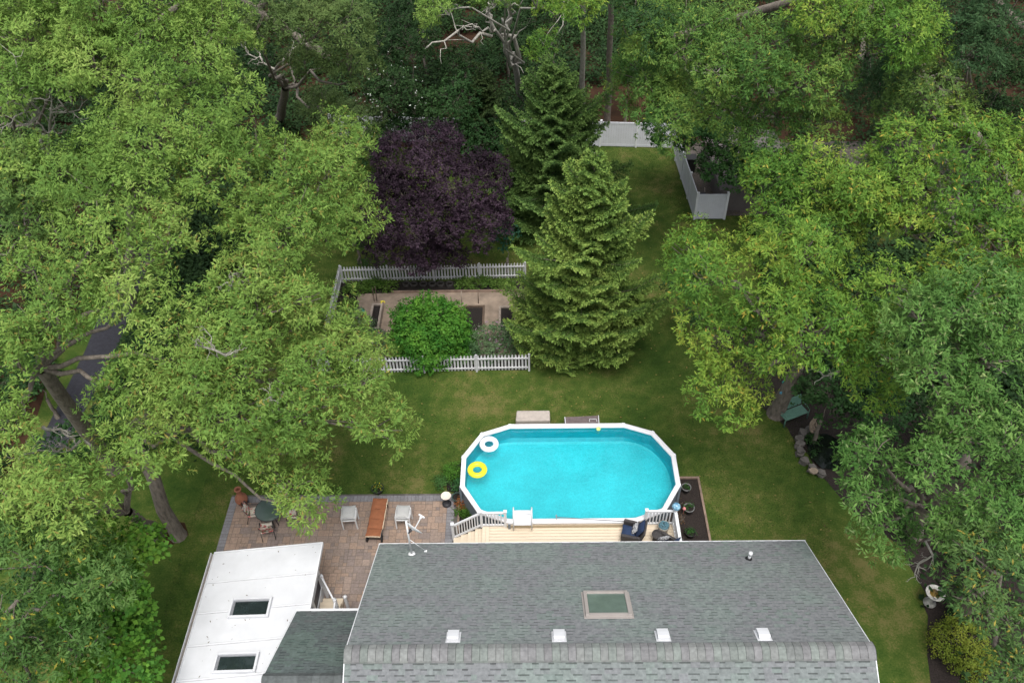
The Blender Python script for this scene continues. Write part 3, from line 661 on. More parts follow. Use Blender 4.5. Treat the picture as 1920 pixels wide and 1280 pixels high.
b_ = MB(); b_.lathe([(.0,.02),(.17,.0),(.20,.18),(.24,.40),(.225,.41),(.19,.2),(.16,.04),(0,.03)], (0,0,0), 24); b_.build('body', 'basket_rope', bk)
b_ = MB(); b_.lathe([(.165,0),(.16,.02),(.18,.06)], (0,0,0), 24); b_.build('base', 'wood_dark', bk)
b_ = MB(); pts = []
for k in range(150):
    a = k*.22; R_ = .20-.0011*k*(1 if k < 90 else 1.0)+.012*math.sin(k*.9); pts.append((R_*math.cos(a)*(1-.0018*k), R_*math.sin(a), .30+.10*math.sin(k*.021)+.02*math.sin(k*.35)))
b_.tube(pts, .019, 7); b_.tube([(x*1.12,y*1.12,z-.05) for x,y,z in pts[:70]], .019, 7)
o = b_.build('garden_hose', 'hose_blue'); o.location = (c4.x,c4.y,DZ+.08); tag(o, 'slate blue garden hose coiled in the rope basket', 'hose')
b_ = MB(); b_.lathe([(0,-.17),(.09,-.15),(.15,-.08),(.17,0),(.15,.08),(.09,.15),(0,.17)], (0,0,0), 18); c5 = at(1262,947,1.95); o = b_.build('glass_globe', 'glass_blue'); o.location = Vector((DX1-.07,yr+.02,DZ+1.0+.22)); tag(o, 'blue and white glass globe on the corner post of the deck', 'garden globe')

# ---- mats behind the pool
b_ = MB(); p0 = at(967,796); p1 = at(1031,795); b_.prism([(p0.x,p0.y-.3),(p1.x,p1.y-.3),(p1.x,p1.y+.32),(p0.x+.05,p0.y+.34)], .05, .62); tag(b_.build('pump_cover', 'beige_panel', bevel=.06), 'low beige cover box standing behind the pool', 'box')
q0, q1, q2, q3 = at(1059,782,.55), at(1122,779,.55), at(1123,796,.55), at(1061,797,.55)
o = thing('equipment_table', 'brown flat topped stand behind the pool rim', 'stand', (q0.x+.7,q0.y-.3,0)); oo = (q0.x+.7,q0.y-.3,0)
b_ = MB(); b_.prism([(q3.x,q3.y-.25),(q2.x,q2.y-.25),(q1.x,q1.y),(q0.x,q0.y)], .50, .56); b_.build('top', 'brown_panel', o, oo)
for q_, w_ in ((q0,q3),(q1,q2)): b_ = MB(); b_.bar(q_,w_+Vector((0,-.25,0)),.03,.08); b_.build('edge', 'white_vinyl', o, oo)
for q in (q0,q1,q2+Vector((0,-.2,0)),q3+Vector((0,-.2,0))): b_ = MB(); b_.box((q.x-.03,q.y-.03,0),(q.x+.03,q.y+.03,.5)); b_.build('leg', 'brown_panel', o, oo)
p = at(1112,788,.62); b_ = MB(); b_.tube([(p.x-.17,p.y-.05,.60),(p.x-.15,p.y+.1,.61),(p.x+.15,p.y+.1,.61),(p.x+.17,p.y-.05,.60)], .015, 6); tag(b_.build('hose_loop', 'white_vinyl'), 'short loop of white hose on the brown stand behind the pool', 'hose')

# ================================================================== PLANTING BED right of the pool
bx0, bx1, by0, by1 = 5.3, at(1307,898).x, 17.0, at(1307,898).y
poly('mulch_bed', [(5.2,by0),(bx1,by0),(bx1,by1),(5.2,by1)], .018, 'mulch')
b_ = MB(); b_.box((bx1,by0,0),(bx1+.09,by1+.09,.09)); b_.box((6.3,by1,0),(bx1-.002,by1+.09,.088)); tag(b_.build('bed_edging', 'wood_edge'), 'weathered timber edging round the mulch bed beside the pool', 'edging')
poly('mulch_bed', wavy([(-2.84,19.6),(-1.6,19.6),(-2.2,20.6),(-2.3,22.2),(-1.9,23.6),(-2.5,23.7),(-3.6,23.2),(-3.4,21.95),(-2.84,21.9)], .05, .4, 4), .014, 'soil')
b_ = MB(); b_.box((-2.85,19.5,0),(-2.77,21.95,.10)); tag(b_.build('bed_edging', 'wood_edge'), 'narrow timber edging between the patio and the deck steps planting', 'edging')

# ================================================================== PATIO FURNITURE
ZP = .046
def stool(loc, rz, label):
    o = thing('patio_ottoman', label, 'stool', loc, rz, 'white framed cushioned stools on the patio'); w2, d2, h = .29, .25, .78
    for x in (-w2, w2):
        for y in (-d2, d2): l_ = MB(); l_.bar((x,y,0),(x*.97,y,h),.05,.035); l_.build('leg', 'white_metal', o)
    b_ = MB()
    for z in (h-.02, h-.20):
        for x in (-w2,w2): b_.bar((x*.98,-d2,z),(x*.98,d2,z),.035,.035)
        for y in (-d2,d2): b_.bar((-w2,y,z),(w2,y,z),.035,.03)
    b_.build('frame', 'white_metal', o)
    b_ = MB(); b_.box((-w2+.02,-d2+.01,h-.19),(w2-.02,d2-.01,h-.17)); b_.build('shelf', 'grey_fabric', o)
    b_ = MB(); b_.pillow((0,.02,h+.06),(w2-.01,0,0),(0,d2+.05,0),(0,0,.075)); b_.build('cushion', 'grey_fabric', o)
    return o
p = at(659,983); stool(Vector((p.x,p.y,ZP)), rad(3), 'white framed stool with grey cushion left of the rust chaise')
p = at(759,982); stool(Vector((p.x,p.y,ZP)), rad(-2), 'white framed stool with grey cushion right of the rust chaise')
p = at(709,984); ch = thing('chaise_longue', 'wheeled patio chaise with rust brown cushion', 'chaise', Vector((p.x,p.y,ZP)), rad(-2))
b_ = MB()
for x in (-.30,.30): b_.tube([(x,.95,.36),(x,-.55,.38),(x,-.92,.48)], .022, 8)
for y in (.95,.4,-.2,-.55): b_.tube([(-.30,y,.37),(.30,y,.37)], .018, 6)
b_.tube([(-.30,-.92,.48),(.30,-.92,.48)], .02, 6); b_.build('frame', 'dark_metal', ch)
for x in (-.30,.30):
    b_ = MB(); b_.tube([(x,.85,.36),(x,.85,0)], .02, 8); b_.build('leg', 'dark_metal', ch)
    b_ = MB(); b_.tube([(x,-.55,.38),(x,-.78,.14)], .018, 6); b_.build('leg', 'dark_metal', ch)
    b_ = MB(); b_.tube([(x-.025,-.78,.15),(x+.025,-.78,.15)], [.15,.15], 18); wo_ = b_.build('wheel', 'black_rubber', ch)
b_ = MB(); b_.tube([(-.33,-.78,.14),(.33,-.78,.14)], .012, 6); b_.build('axle', 'dark_metal', ch)
for k, (y0, y1, z0, z1) in enumerate(((1.0,.5,.43,.43),(.5,0,.43,.43),(0,-.50,.43,.44),(-.50,-.93,.45,.56))):
    b_ = MB(); b_.pillow((0,(y0+y1)/2,(z0+z1)/2+.01),(.31,0,0),(0,(y1-y0)/2*1.04,(z1-z0)/2),(0,0,.062)); b_.build('cushion', 'rust_fabric', ch)
b_ = MB(); b_.box((-.285,-.5,.395),(.33,.98,.42)); b_.pillow((.0,-.74,.475),(.31,0,0),(0,-.22,.05),(0,0,.03)); mat('cream_fabric', (.62,.50,.36), .9, .15, 10); b_.build('cushion_back', 'cream_fabric', ch)
# floral chairs and glass table
def floral():
    m = bpy.data.materials.new('floral_fabric'); m.use_nodes = True; n = m.node_tree.nodes; L = m.node_tree.links; M['floral_fabric'] = m
    tc = n.new('ShaderNodeTexCoord'); v = n.new('ShaderNodeTexVoronoi'); v.inputs['Scale'].default_value = 11; L.new(tc.outputs['Object'], v.inputs[0])
    rr = n.new('ShaderNodeValToRGB'); cr = rr.color_ramp; cr.interpolation = 'CONSTANT'
    for p_, c in ((.0,(.55,.50,.42)),(.35,(.45,.12,.11)),(.52,(.60,.56,.48)),(.72,(.13,.17,.08)),(.85,(.50,.22,.19))):
        e = cr.elements.new(p_) if p_ else cr.elements[0]; e.position = p_; e.color = (*c, 1)
    sp = n.new('ShaderNodeSeparateColor'); L.new(v.outputs['Color'], sp.inputs[0]); L.new(sp.outputs[0], rr.inputs[0]); L.new(rr.outputs[0], n['Principled BSDF'].inputs['Base Color']); n['Principled BSDF'].inputs['Roughness'].default_value = .9
floral()
def garden_chair(loc, rz, label):
    o = thing('garden_chair', label, 'chair', loc, rz, 'floral cushioned chairs round the patio table')
    b_ = MB()
    for x in (-.26,.26): b_.tube([(x,.24,.02),(x,.24,.40),(x,.22,.60),(x,-.20,.64),(x,-.30,.94)], .014, 7); b_.tube([(x,-.22,.42),(x,-.34,.02)], .014, 7)
    b_.tube([(-.26,-.30,.94),(0,-.33,1.0),(.26,-.30,.94)], .014, 7); b_.tube([(-.26,.24,.38),(.26,.24,.38)], .014, 7); b_.tube([(-.26,-.2,.40),(.26,-.2,.40)], .014, 7); b_.build('frame', 'dark_metal', o)
    b_ = MB(); b_.pillow((0,.02,.44),(.25,0,0),(0,.25,0),(0,0,.055)); b_.build('seat_cushion', 'floral_fabric', o)
    b_ = MB(); b_.pillow((0,-.25,.72),(.24,0,0),(0,-.09,.29),(0,.05,.015)); b_.build('back_cushion', 'floral_fabric', o)
    return o
tcn = at(513,974); tbl = thing('patio_table', 'round green glass patio table under the overhanging oak branch', 'table', Vector((tcn.x,tcn.y,ZP)))
b_ = MB(); b_.lathe([(0,.73),(.60,.73),(.61,.72),(.60,.71),(0,.71)], (0,0,0), 32); b_.build('top', 'table_glass', tbl)
b_ = MB(); pts = [(.605*math.cos(a*.3927),.605*math.sin(a*.3927),.72) for a in range(16)]; b_.tube(pts, .016, 6, closed=True); b_.build('table_rim', 'dark_metal', tbl)
for k in range(4):
    a = k*1.571+.78; l_ = MB(); l_.tube([(.12*math.cos(a),.12*math.sin(a),.70),(.2*math.cos(a),.2*math.sin(a),.3),(.42*math.cos(a),.42*math.sin(a),0)], .016, 6); l_.build('leg', 'dark_metal', tbl)
for (px_, py_, rz_, lb) in ((481,972,-80,'floral cushioned chair nearest the clay chiminea'),(505,1002,15,'floral cushioned chair on the near side of the glass table'),(553,975,95,'floral cushioned chair under the leaves right of the table'),(535,945,185,'floral cushioned chair on the far side of the glass table')):
    p = at(px_,py_); garden_chair(Vector((p.x,p.y,ZP)), rad(rz_), lb)
# chiminea
p = at(457,946); cm = thing('chiminea', 'terracotta chiminea on the far left corner of the patio', 'chiminea', Vector((p.x,p.y,ZP)))
b_ = MB()
for k in range(3): a = k*2.09+.5; b_.tube([(.18*math.cos(a),.18*math.sin(a),.2),(.24*math.cos(a),.24*math.sin(a),0)], .014, 6)
b_.tube([(.2*math.cos(a*.52),.2*math.sin(a*.52),.17) for a in range(12)], .014, 6, closed=True); b_.build('stand', 'dark_metal', cm)
b_ = MB(); b_.lathe([(.0,.12),(.12,.13),(.22,.22),(.27,.36),(.25,.50),(.18,.63),(.12,.72),(.105,.85),(.115,.98),(.15,1.04),(.15,1.07),(.10,1.06),(.085,.98),(.08,.8)], (0,0,0), 24); b_.build('body', 'terracotta', cm)
b_ = MB(); b_.lathe([(.0,.0),(.13,.0),(.15,.05),(.135,.05),(.12,.02),(0,.02)], (0,0,0), 18); b_.xf(dframe(Vector((.12,-.20,.36)), (.5,-.8,.15))); b_.build('mouth', 'terracotta', cm)
b_ = MB(); b_.lathe([(0,.03),(.12,.03),(.0,.04)], (0,0,0), 18); b_.xf(dframe(Vector((.12,-.20,.36)), (.5,-.8,.15))); b_.build('opening', 'clay_dark', cm)
# pedestal dish (bird bath) on patio corner
p = at(838,946); bb = thing('bird_bath', 'small pale bird bath with dark ornate foot on the patio corner', 'bird bath', Vector((p.x,p.y,ZP)))
b_ = MB(); b_.lathe([(0,.56),(.12,.55),(.20,.58),(.215,.61),(.20,.61),(.13,.575),(0,.57)], (0,0,0), 24); b_.build('bowl', 'dish_top', bb)
b_ = MB(); b_.lathe([(.19,0),(.20,.05),(.12,.1),(.05,.16),(.04,.4),(.07,.5),(.12,.55)], (0,0,0), 14); b_.build('pedestal', 'dark_metal', bb)
# hidden-lawn items: green bench, statue, pond, fish plaque, large bird bath
p = at(1484,785); bn = thing('garden_bench', 'green slatted garden bench beside the oak trunk', 'bench', p, rad(-24+180+4))
# local: faces -y after rotation handled below
bn.rotation_euler = (0,0,rad(24))
b_ = MB(); 
for k in range(5): b_.box((-.62,-.28+k*.105,.43),(.62,-.28+k*.105+.097,.455))
b_.build('seat', 'bench_green', bn)
b_ = MB()
for k in range(5):
    y = .27+.03*k; z = .50+.10*k; b_.add([(-.62,y,z),(.62,y,z),(.62,y+.028,z+.094),(-.62,y+.028,z+.094),(-.62,y+.02,z-.006),(.62,y+.02,z-.006),(.62,y+.048,z+.088),(-.62,y+.048,z+.088)], [(0,1,2,3),(7,6,5,4),(0,4,5,1),(1,5,6,2),(2,6,7,3),(3,7,4,0)])
b_.build('backrest', 'bench_green', bn)
for x in (-.64,.64):
    b_ = MB(); b_.tube([(x,-.30,0),(x,-.28,.40),(x,-.28,.62),(x,-.1,.67),(x,.26,.66)], .018, 7); b_.build('arm_rest', 'bench_green', bn)
    for a in ([(x,-.24,.43),(x,-.26,0)],[(x,.24,.43),(x,.34,0)]): l_ = MB(); l_.tube(a, .018, 7); l_.build('leg', 'bench_green', bn)
#@@P3
# statue: continuous body grown from a small skeleton
def skinned(name, joints, edges, m_, par=None, sub=2):
    me = bpy.data.meshes.new(name); me.from_pydata([j[:3] for j in joints], edges, []); o = bpy.data.objects.new(name, me); COL.objects.link(o)
    sk = o.modifiers.new('skin', 'SKIN'); sk.use_smooth_shade = True
    for v, j in zip(me.skin_vertices[0].data, joints): v.radius = (j[3], j[3])
    me.skin_vertices[0].data[0].use_root = True
    ss = o.modifiers.new('sub', 'SUBSURF'); ss.levels = sub; ss.render_levels = sub
    me.materials.append(M[m_]); o.parent = par; return o
p = at(1519,806,.25); stt = thing('garden_statue', 'weathered tan kneeling figure statue at the head of the stone pond', 'statue', p)
b_ = MB(); b_.lathe([(0,.06),(.2,.06),(.24,.03),(.24,-.25),(0,-.25)], (0,0,0), 8); b_.build('plinth', 'stone', stt)
mat('statue_stone', (.27,.21,.155), .9, .25, 9, bump=.6)
J = [(0,0,.16,.12),(0,.02,.36,.11),(.0,.03,.54,.12),(.01,.01,.66,.06),(.03,-.03,.76,.09),(.03,-.04,.86,.07),
     (-.13,.02,.55,.05),(-.17,-.08,.40,.045),(-.06,-.18,.34,.04),(.14,.02,.55,.05),(.18,-.08,.40,.045),(.08,-.18,.34,.04),
     (-.10,-.10,.14,.075),(-.11,-.26,.12,.06),(.10,-.10,.14,.075),(.12,-.26,.12,.06)]
skinned('figure', J, [(0,1),(1,2),(2,3),(3,4),(4,5),(2,6),(6,7),(7,8),(2,9),(9,10),(10,11),(0,12),(12,13),(0,14),(14,15)], 'statue_stone', stt)
stt.rotation_euler = (0,0,rad(35))
# pond edging of stacked flat stones, and the dark water behind it
pts = [at(1530,812),at(1512,808),at(1499,822),at(1497,845),at(1502,862),at(1514,876),at(1528,888),at(1545,893)]
pc = at(1535,850); b_ = MB(); r = random.Random(4)
for layer in range(3):
    L_ = [Vector((p.x,p.y,0)) for p in pts]
    for i in range(len(L_)-1):
        n_ = max(1, int((L_[i+1]-L_[i]).length/.36))
        for k in range(n_):
            c = L_[i].lerp(L_[i+1], (k+.5+r.uniform(-.2,.2))/n_); d = (L_[i+1]-L_[i]).normalized(); nn = Vector((-d.y,d.x,0)); s_ = []
            for q in range(6):
                a = q*1.047+r.uniform(-.2,.2); s_.append(c+d*math.cos(a)*.21*r.uniform(.8,1.15)+nn*math.sin(a)*.19*r.uniform(.8,1.2)+nn*r.uniform(-.06,.06))
            b_.prism([(v.x,v.y) for v in s_], layer*.10, layer*.10+.095+r.uniform(0,.02))
tag(b_.build('pond_edging', 'stone', bevel=.012), 'low curved edging of stacked dark flat stones round the garden pond', 'stone edging')
s_ = at(1525,884,.3); b_ = MB(); b_.prism([(s_.x+.2*math.cos(a)*(1+.2*math.sin(3*a)),s_.y+.17*math.sin(a)) for a in [i*.9 for i in range(7)]], .30, .40); tag(b_.build('pale_stone', 'stone_light', bevel=.02), 'single pale tan stone on the near end of the pond edging', 'stone')
mat('pond_dark', (.006,.009,.007), .05, .2, 3, spec=.8)
poly('water', [(pc.x+a_*1.0, pc.y+b__) for a_, b__ in ((-.4,.95),(.6,1.05),(1.3,.5),(1.4,-.4),(.8,-1.0),(-.1,-.9),(-.45,-.3))], .10, 'pond_dark')
# fish plaques on the trunk
def fish(p, rz, body, tail, label):
    o = thing('fish_plaque', label, 'plaque', p, rz, 'painted fish plaques on the oak trunk')
    b_ = MB(); n_ = 14; pr = [(.22*math.cos(2*math.pi*k/n_), .10*math.sin(2*math.pi*k/n_)) for k in range(n_)]
    b_.add([(x,-.02,z) for x,z in pr]+[(x,.02,z) for x,z in pr], [tuple(range(n_)), tuple(range(2*n_-1,n_-1,-1))]+[(i,(i+1)%n_,n_+(i+1)%n_,n_+i) for i in range(n_)]); b_.build('body', body, o)
    b_ = MB(); b_.add([(.19,-.015,0),(.33,-.015,.10),(.29,-.015,0),(.33,-.015,-.10),(.19,.015,0),(.33,.015,.10),(.29,.015,0),(.33,.015,-.10)], [(0,1,2,3),(7,6,5,4),(0,4,5,1),(1,5,6,2),(2,6,7,3),(3,7,4,0)]); b_.build('tail', tail, o)
    b_ = MB()
    for k in range(4): x = -.06+.065*k; h = .085*math.sqrt(max(.05,1-(x/.22)**2)); b_.box((x-.011,-.026,-h),(x+.011,-.0205,h))
    b_.build('stripe', 'white_vinyl' if body != 'teal_paint' else 'blue_paint', o)
TN = at(1455,776)
# white pedestal bird bath lower right
p = at(1742,1130); bb = thing('bird_bath', 'large weathered stone bird bath at the right mulch bed edge', 'bird bath', p)
b_ = MB(); b_.lathe([(0,.66),(.16,.64),(.30,.70),(.36,.76),(.33,.78),(.26,.74),(.14,.69),(0,.69)], (0,0,0), 24); b_.build('bowl', 'stone_white', bb)
b_ = MB(); b_.lathe([(.0,.705),(.20,.712),(.21,.70)], (0,0,0), 20); mat('bath_water', (.05,.035,.015), .08, .6, 9, col2=(.25,.16,.03)); b_.build('bath_water', 'bath_water', bb)
b_ = MB(); b_.lathe([(.22,0),(.24,.06),(.16,.12),(.09,.2),(.075,.45),(.11,.56),(.16,.64)], (0,0,0), 14); b_.build('pedestal', 'stone_white', bb)

# ================================================================== WHITE PRIVACY FENCES
def vfence(name, label, pts, h, n_per=None, m_='fence_white', off=None, z0=.03):
    pts = [Vector((p[0],p[1],0)) for p in pts]; off = pts[0]; o = thing(name, label, 'fence', off)
    posts = []
    for i in range(len(pts)-1):
        a, b = pts[i], pts[i+1]; n_ = max(1, round((b-a).length/2.25)); d = (b-a).normalized()
        for k in range(n_):
            p = a.lerp(b, k/n_); q = a.lerp(b, (k+1)/n_); posts.append(p)
            pa = p+d*.06; qa = q-d*.06; b_ = MB(); b_.bar(pa+Vector((0,0,h-.12)), qa+Vector((0,0,h-.12)), .055, .13); b_.bar(pa+Vector((0,0,z0+.10)), qa+Vector((0,0,z0+.10)), .055, .16)
            nb = 14; 
            for j in range(nb):
                u = pa.lerp(qa, j/nb)+d*.003; v = pa.lerp(qa, (j+1)/nb)-d*.003; b_.bar(u+Vector((0,0,h/2)), v+Vector((0,0,h/2)), .025, h-.38)
            b_.build('panel', m_, o, off)
    posts.append(pts[-1])
    for p in posts:
        b_ = MB(); b_.box((p.x-.065,p.y-.065,0),(p.x+.065,p.y+.065,h+.04)); b_.box((p.x-.08,p.y-.08,h+.04),(p.x+.08,p.y+.08,h+.07)); b_.lathe([(.09,0),(0,.06)], (p.x,p.y,h+.07), 4); b_.build('post', 'white_vinyl', o, off)
    return o
fb = [at(1124.5,274.5), at(1190,276.2)]; step = fb[1]-fb[0]; d = step.normalized()
A_ = fb[0]-d*2.25*8.0; B_ = fb[0]+d*2.25*2.1
vfence('privacy_fence', 'white vinyl privacy fence across the back of the lawn', [A_, fb[0], B_], 1.86)
c0 = at(1301.5,411); c1 = at(1266,301); c2 = Vector((c0.x+1.75, c0.y-.02, 0)); 
vfence('privacy_fence', 'white vinyl privacy fence down the right side of the lawn with a short return', [B_+Vector((.15,-.25,0)), c1, c0, c2], 1.80)
# neighbour's shed wall, bin and wheel behind the side fence
mat('shed_grey', (.12,.105,.10), .8, .12, 2); mat('shed_roof', (.16,.15,.15), .9, .3, 4)
sx_, sy_ = c0.x+1.25, c0.y+.6; sh = thing('neighbour_shed', 'low grey shed with flat roof behind the side fence', 'shed', (sx_+2,sy_+3,0)); of = (sx_+2,sy_+3,0)
b_ = MB(); b_.box((sx_+.3,sy_+.2,0),(sx_+4.6,sy_+6.3,1.5)); b_.build('wall', 'shed_grey', sh, of)
b_ = MB(); b_.add([(sx_+.15,sy_,1.5),(sx_+4.8,sy_,1.5),(sx_+4.8,sy_+6.5,1.5),(sx_+.15,sy_+6.5,1.5),(sx_+.15,sy_,1.6),(sx_+4.8,sy_,1.6),(sx_+4.8,sy_+6.5,1.6),(sx_+.15,sy_+6.5,1.6),(sx_+2.4,sy_,2.1),(sx_+2.4,sy_+6.5,2.1)], [(0,3,2,1),(0,1,5,8,4),(3,7,9,6,2),(4,8,9,7),(8,5,6,9),(0,4,7,3),(1,2,6,5)]); b_.build('roof', 'shed_grey', sh, of)
p = at(1297,318); b_ = MB(); b_.prism([(-.28,-.3),(.28,-.3),(.30,.3),(-.30,.3)], 0, .95); b_.box((-.33,-.34,.955),(.33,.34,1.02)); o = b_.build('rubbish_bin', 'pot_black', bevel=.03); o.location = (c1.x+.75, c1.y-1.2, 0); tag(o, 'black rubbish bin standing behind the side fence', 'bin')
o = thing('wheelbarrow', 'dark wheelbarrow parked behind the fence corner', 'wheelbarrow', (c0.x+.62,c0.y+.8,0)); b_ = MB(); b_.tube([(-.05,0,.22),(.05,0,.22)], [.22,.22], 18); b_.build('wheel', 'black_rubber', o)
b_ = MB(); b_.prism([(-.2,.25),(.2,.25),(.28,1.1),(-.28,1.1)], .35, .62); b_.build('tray', 'pot_black', o)
b_ = MB(); b_.tube([(-.04,0,.22),(-.25,.9,.42),(-.3,1.6,.6)], .02, 6); b_.tube([(.04,0,.22),(.25,.9,.42),(.3,1.6,.6)], .02, 6); b_.build('handle', 'wood_grey', o)
for x in (-.22,.22): b_ = MB(); b_.tube([(x,.95,.4),(x,1.0,0)], .018, 6); b_.build('leg', 'dark_metal', o)

# ================================================================== PICKET FENCES round the garden
def picket(label, a, b, h=1.02, sp=.165):
    a = Vector((a[0],a[1],0)); b = Vector((b[0],b[1],0)); d = (b-a).normalized(); Lg = (b-a).length; nn = Vector((-d.y,d.x,0)); o = thing('picket_fence', label, 'fence', a, group='white picket fences round the garden')
    r = random.Random(int(Lg*100)); b_ = MB(); n_ = int(Lg/sp)
    for k in range(n_+1):
        p = a+d*(k*sp); tl = r.uniform(-.008,.008); w_ = .042; hh = h+r.uniform(-.012,.012)
        v = [(-w_,0),(w_,0),(w_,hh-.06),(w_*.55,hh-.02),(0,hh+.02),(-w_*.55,hh-.02),(-w_,hh-.06)]
        A = [p+d*(x+tl*z)+nn*.012+Vector((0,0,z+.03)) for x,z in v]; B2 = [q-nn*.02 for q in A]; m2 = len(v)
        b_.add(A+B2, [tuple(range(m2)), tuple(range(2*m2-1,m2-1,-1))]+[(i,(i+1)%m2,m2+(i+1)%m2,m2+i) for i in range(m2)])
    b_.build('pickets', 'picket_white', o, a)
    b_ = MB()
    for z in (.22, h-.18): b_.bar(a+Vector((0,0,z))-nn*.035, b+Vector((0,0,z))-nn*.035, .045, .075)
    b_.build('rails', 'picket_white', o, a)
    m3 = max(1, round(Lg/2.4))
    for k in range(m3+1):
        p = a.lerp(b, k/m3)-nn*.06; b_ = MB(); b_.box((p.x-.045,p.y-.045,0),(p.x+.045,p.y+.045,h+.06)); b_.lathe([(.03,0),(.06,.03),(.055,.07),(0,.12)], (p.x,p.y,h+.06), 8); b_.build('post', 'picket_white', o, a)
    return o
G0 = at(641,528.5); G1 = at(985,521); F0 = at(560,701); F1 = at(992,693)
picket('white picket fence along the back of the garden under the purple tree', (G0.x+.1,G0.y), (G1.x,G1.y)); picket('white picket fence along the front of the garden beside the lawn', (G0.x,F0.y), (F1.x,F1.y)); picket('white picket fence down the left side of the garden', (G0.x-.05,F0.y+.15), (G0.x-.02,G0.y))
# garden floor: soil, concrete slab, beds
gy0, gy1, gx0, gx1 = F0.y+.1, G0.y-.05, G0.x, G1.x
poly('garden_soil', [(gx0,gy0),(gx1,gy0),(gx1,gy1),(gx0,gy1)], .010, 'soil')
k0 = at(672,552); k1 = at(975,545)
b_ = MB(); b_.prism([(k0.x,gy0+1.0),(k1.x+.5,gy0+1.0),(k1.x+.5,k1.y),(k0.x,k0.y)], .0, .05); structure('concrete_slab', b_, 'concrete')
b_ = MB(); b_.box((at(735,546).x,k0.y+.02,0),(k1.x+.5,k0.y+.10,.16)); tag(b_.build('bed_edging', 'wood_edge'), 'thin timber board edging the back flower bed of the garden', 'edging')
def raised(label, x0, x1, y0, y1, h, m_='wood_grey', gap=False):
    o = thing('raised_bed', label, 'raised bed', ((x0+x1)/2,(y0+y1)/2,.05), group='wooden raised beds on the garden slab'); of = ((x0+x1)/2,(y0+y1)/2,.05)
    for a, b in (((x0,y0,.05),(x0+.11,y1,h)),((x1-.11,y0,.05),(x1,y1,h)),((x0+.112,y1-.10,.05),(x1-.112,y1,h-.01)),((x0+.112,y0,.05),(x1-.112,y0+.10,h-.01))): b_ = MB(); b_.box(a,b); b_.build('board', m_, o, of, bevel=.01)
    b_ = MB(); b_.box((x0+.115,y0+.105,.051),(x1-.115,y1-.105,h-.10)); b_.build('soil', 'soil', o, of); return o
a0 = at(690,608,.5); a1 = at(718,568,.5); raised('long grey wooden raised bed beside the picket fence corner', a0.x, a1.x, a0.y-.3, a1.y, .50)
a0 = at(880,612,.2); a1 = at(909,570,.2); raised('low brown planting bed behind the bright green bush', at(868,600,.15).x, a1.x, a0.y-.3, a1.y, .15, 'wood_dark')
a0 = at(935,600,.4); a1 = at(968,574,.4); raised('dark wooden raised bed close to the spruce', a0.x, a1.x, a0.y-.9, a1.y, .45)
# trellis stakes
for k, (x, y, h_, lb) in enumerate(((866,572,1.0,'thin pale stake at the back of the low bed'),(897,570,.8,'short dark stake at the corner of the low bed'),(702,566,1.0,'dark plant stake at the back of the long raised bed'),(707,566,1.1,'second dark plant stake behind the long raised bed, the taller one'))):
    p = at(x,y); b_ = MB(); b_.tube([(0,0,0),(.02,.01,h_)], .022, 6); o = b_.build('garden_stake', 'wood_grey' if k == 0 else 'wood_dark'); o.location = p; tag(o, lb, 'stake')
# hexagonal rings
for k, (x, lb) in enumerate(((762,'first hexagonal ring from the left at the foot of the back picket fence'),(776,'second hexagonal ring from the left at the foot of the back picket fence'),(794,'third hexagonal ring from the left at the foot of the back picket fence'),(811,'fourth hexagonal ring from the left at the foot of the back picket fence'),(826,'fifth hexagonal ring from the left at the foot of the back picket fence'),(843,'rightmost hexagonal ring at the foot of the back picket fence'))):
    p = at(x,534); b_ = MB(); pts = [(.20*math.cos(a*1.0472),.20*math.sin(a*1.0472),.08) for a in range(6)]
    for i in range(6): b_.bar(pts[i], pts[(i+1)%6], .035, .12)
    o = b_.build('hexagon_ring', 'hex_ring'); o.location = p; tag(o, lb, 'planter ring', 'hexagonal rings by the back picket fence')
# little garden figure (scarecrow ornament)
p = at(681,598); sc = thing('garden_gnome', 'small orange and teal garden figure beside the long raised bed', 'garden figure', p)
b_ = MB(); b_.lathe([(.0,0),(.13,.0),(.15,.12),(.12,.35),(.08,.45)], (0,0,0), 12); b_.build('robe', 'orange_cloth', sc)
b_ = MB(); b_.lathe([(.05,.44),(.09,.50),(.09,.57),(.05,.62)], (0,0,0), 12); b_.build('head', 'stone_light', sc)
b_ = MB(); b_.lathe([(.17,.58),(.10,.62),(.07,.70),(.0,.80)], (0,0,0), 12); b_.build('hat', 'teal_paint', sc)
for s in (-1,1): b_ = MB(); b_.tube([(s*.08,0,.40),(s*.15,-.05,.30),(s*.13,-.14,.26)], .03, 7); b_.build('arm', 'orange_cloth', sc)
p = at(717,566,.5); b_ = MB(); b_.tube([(-.10,0,.03),(.10,.02,.03)], .05, 8); b_.tube([(.10,.02,.03),(.14,-.1,.03)], .03, 8); b_.tube([(-.05,0,.03),(-.05,-.12,.0)], .025, 8); o = b_.build('hand_sprayer', 'yellow_paint'); o.location = p; tag(o, 'small yellow hand sprayer on the far right corner of the long raised bed', 'sprayer')
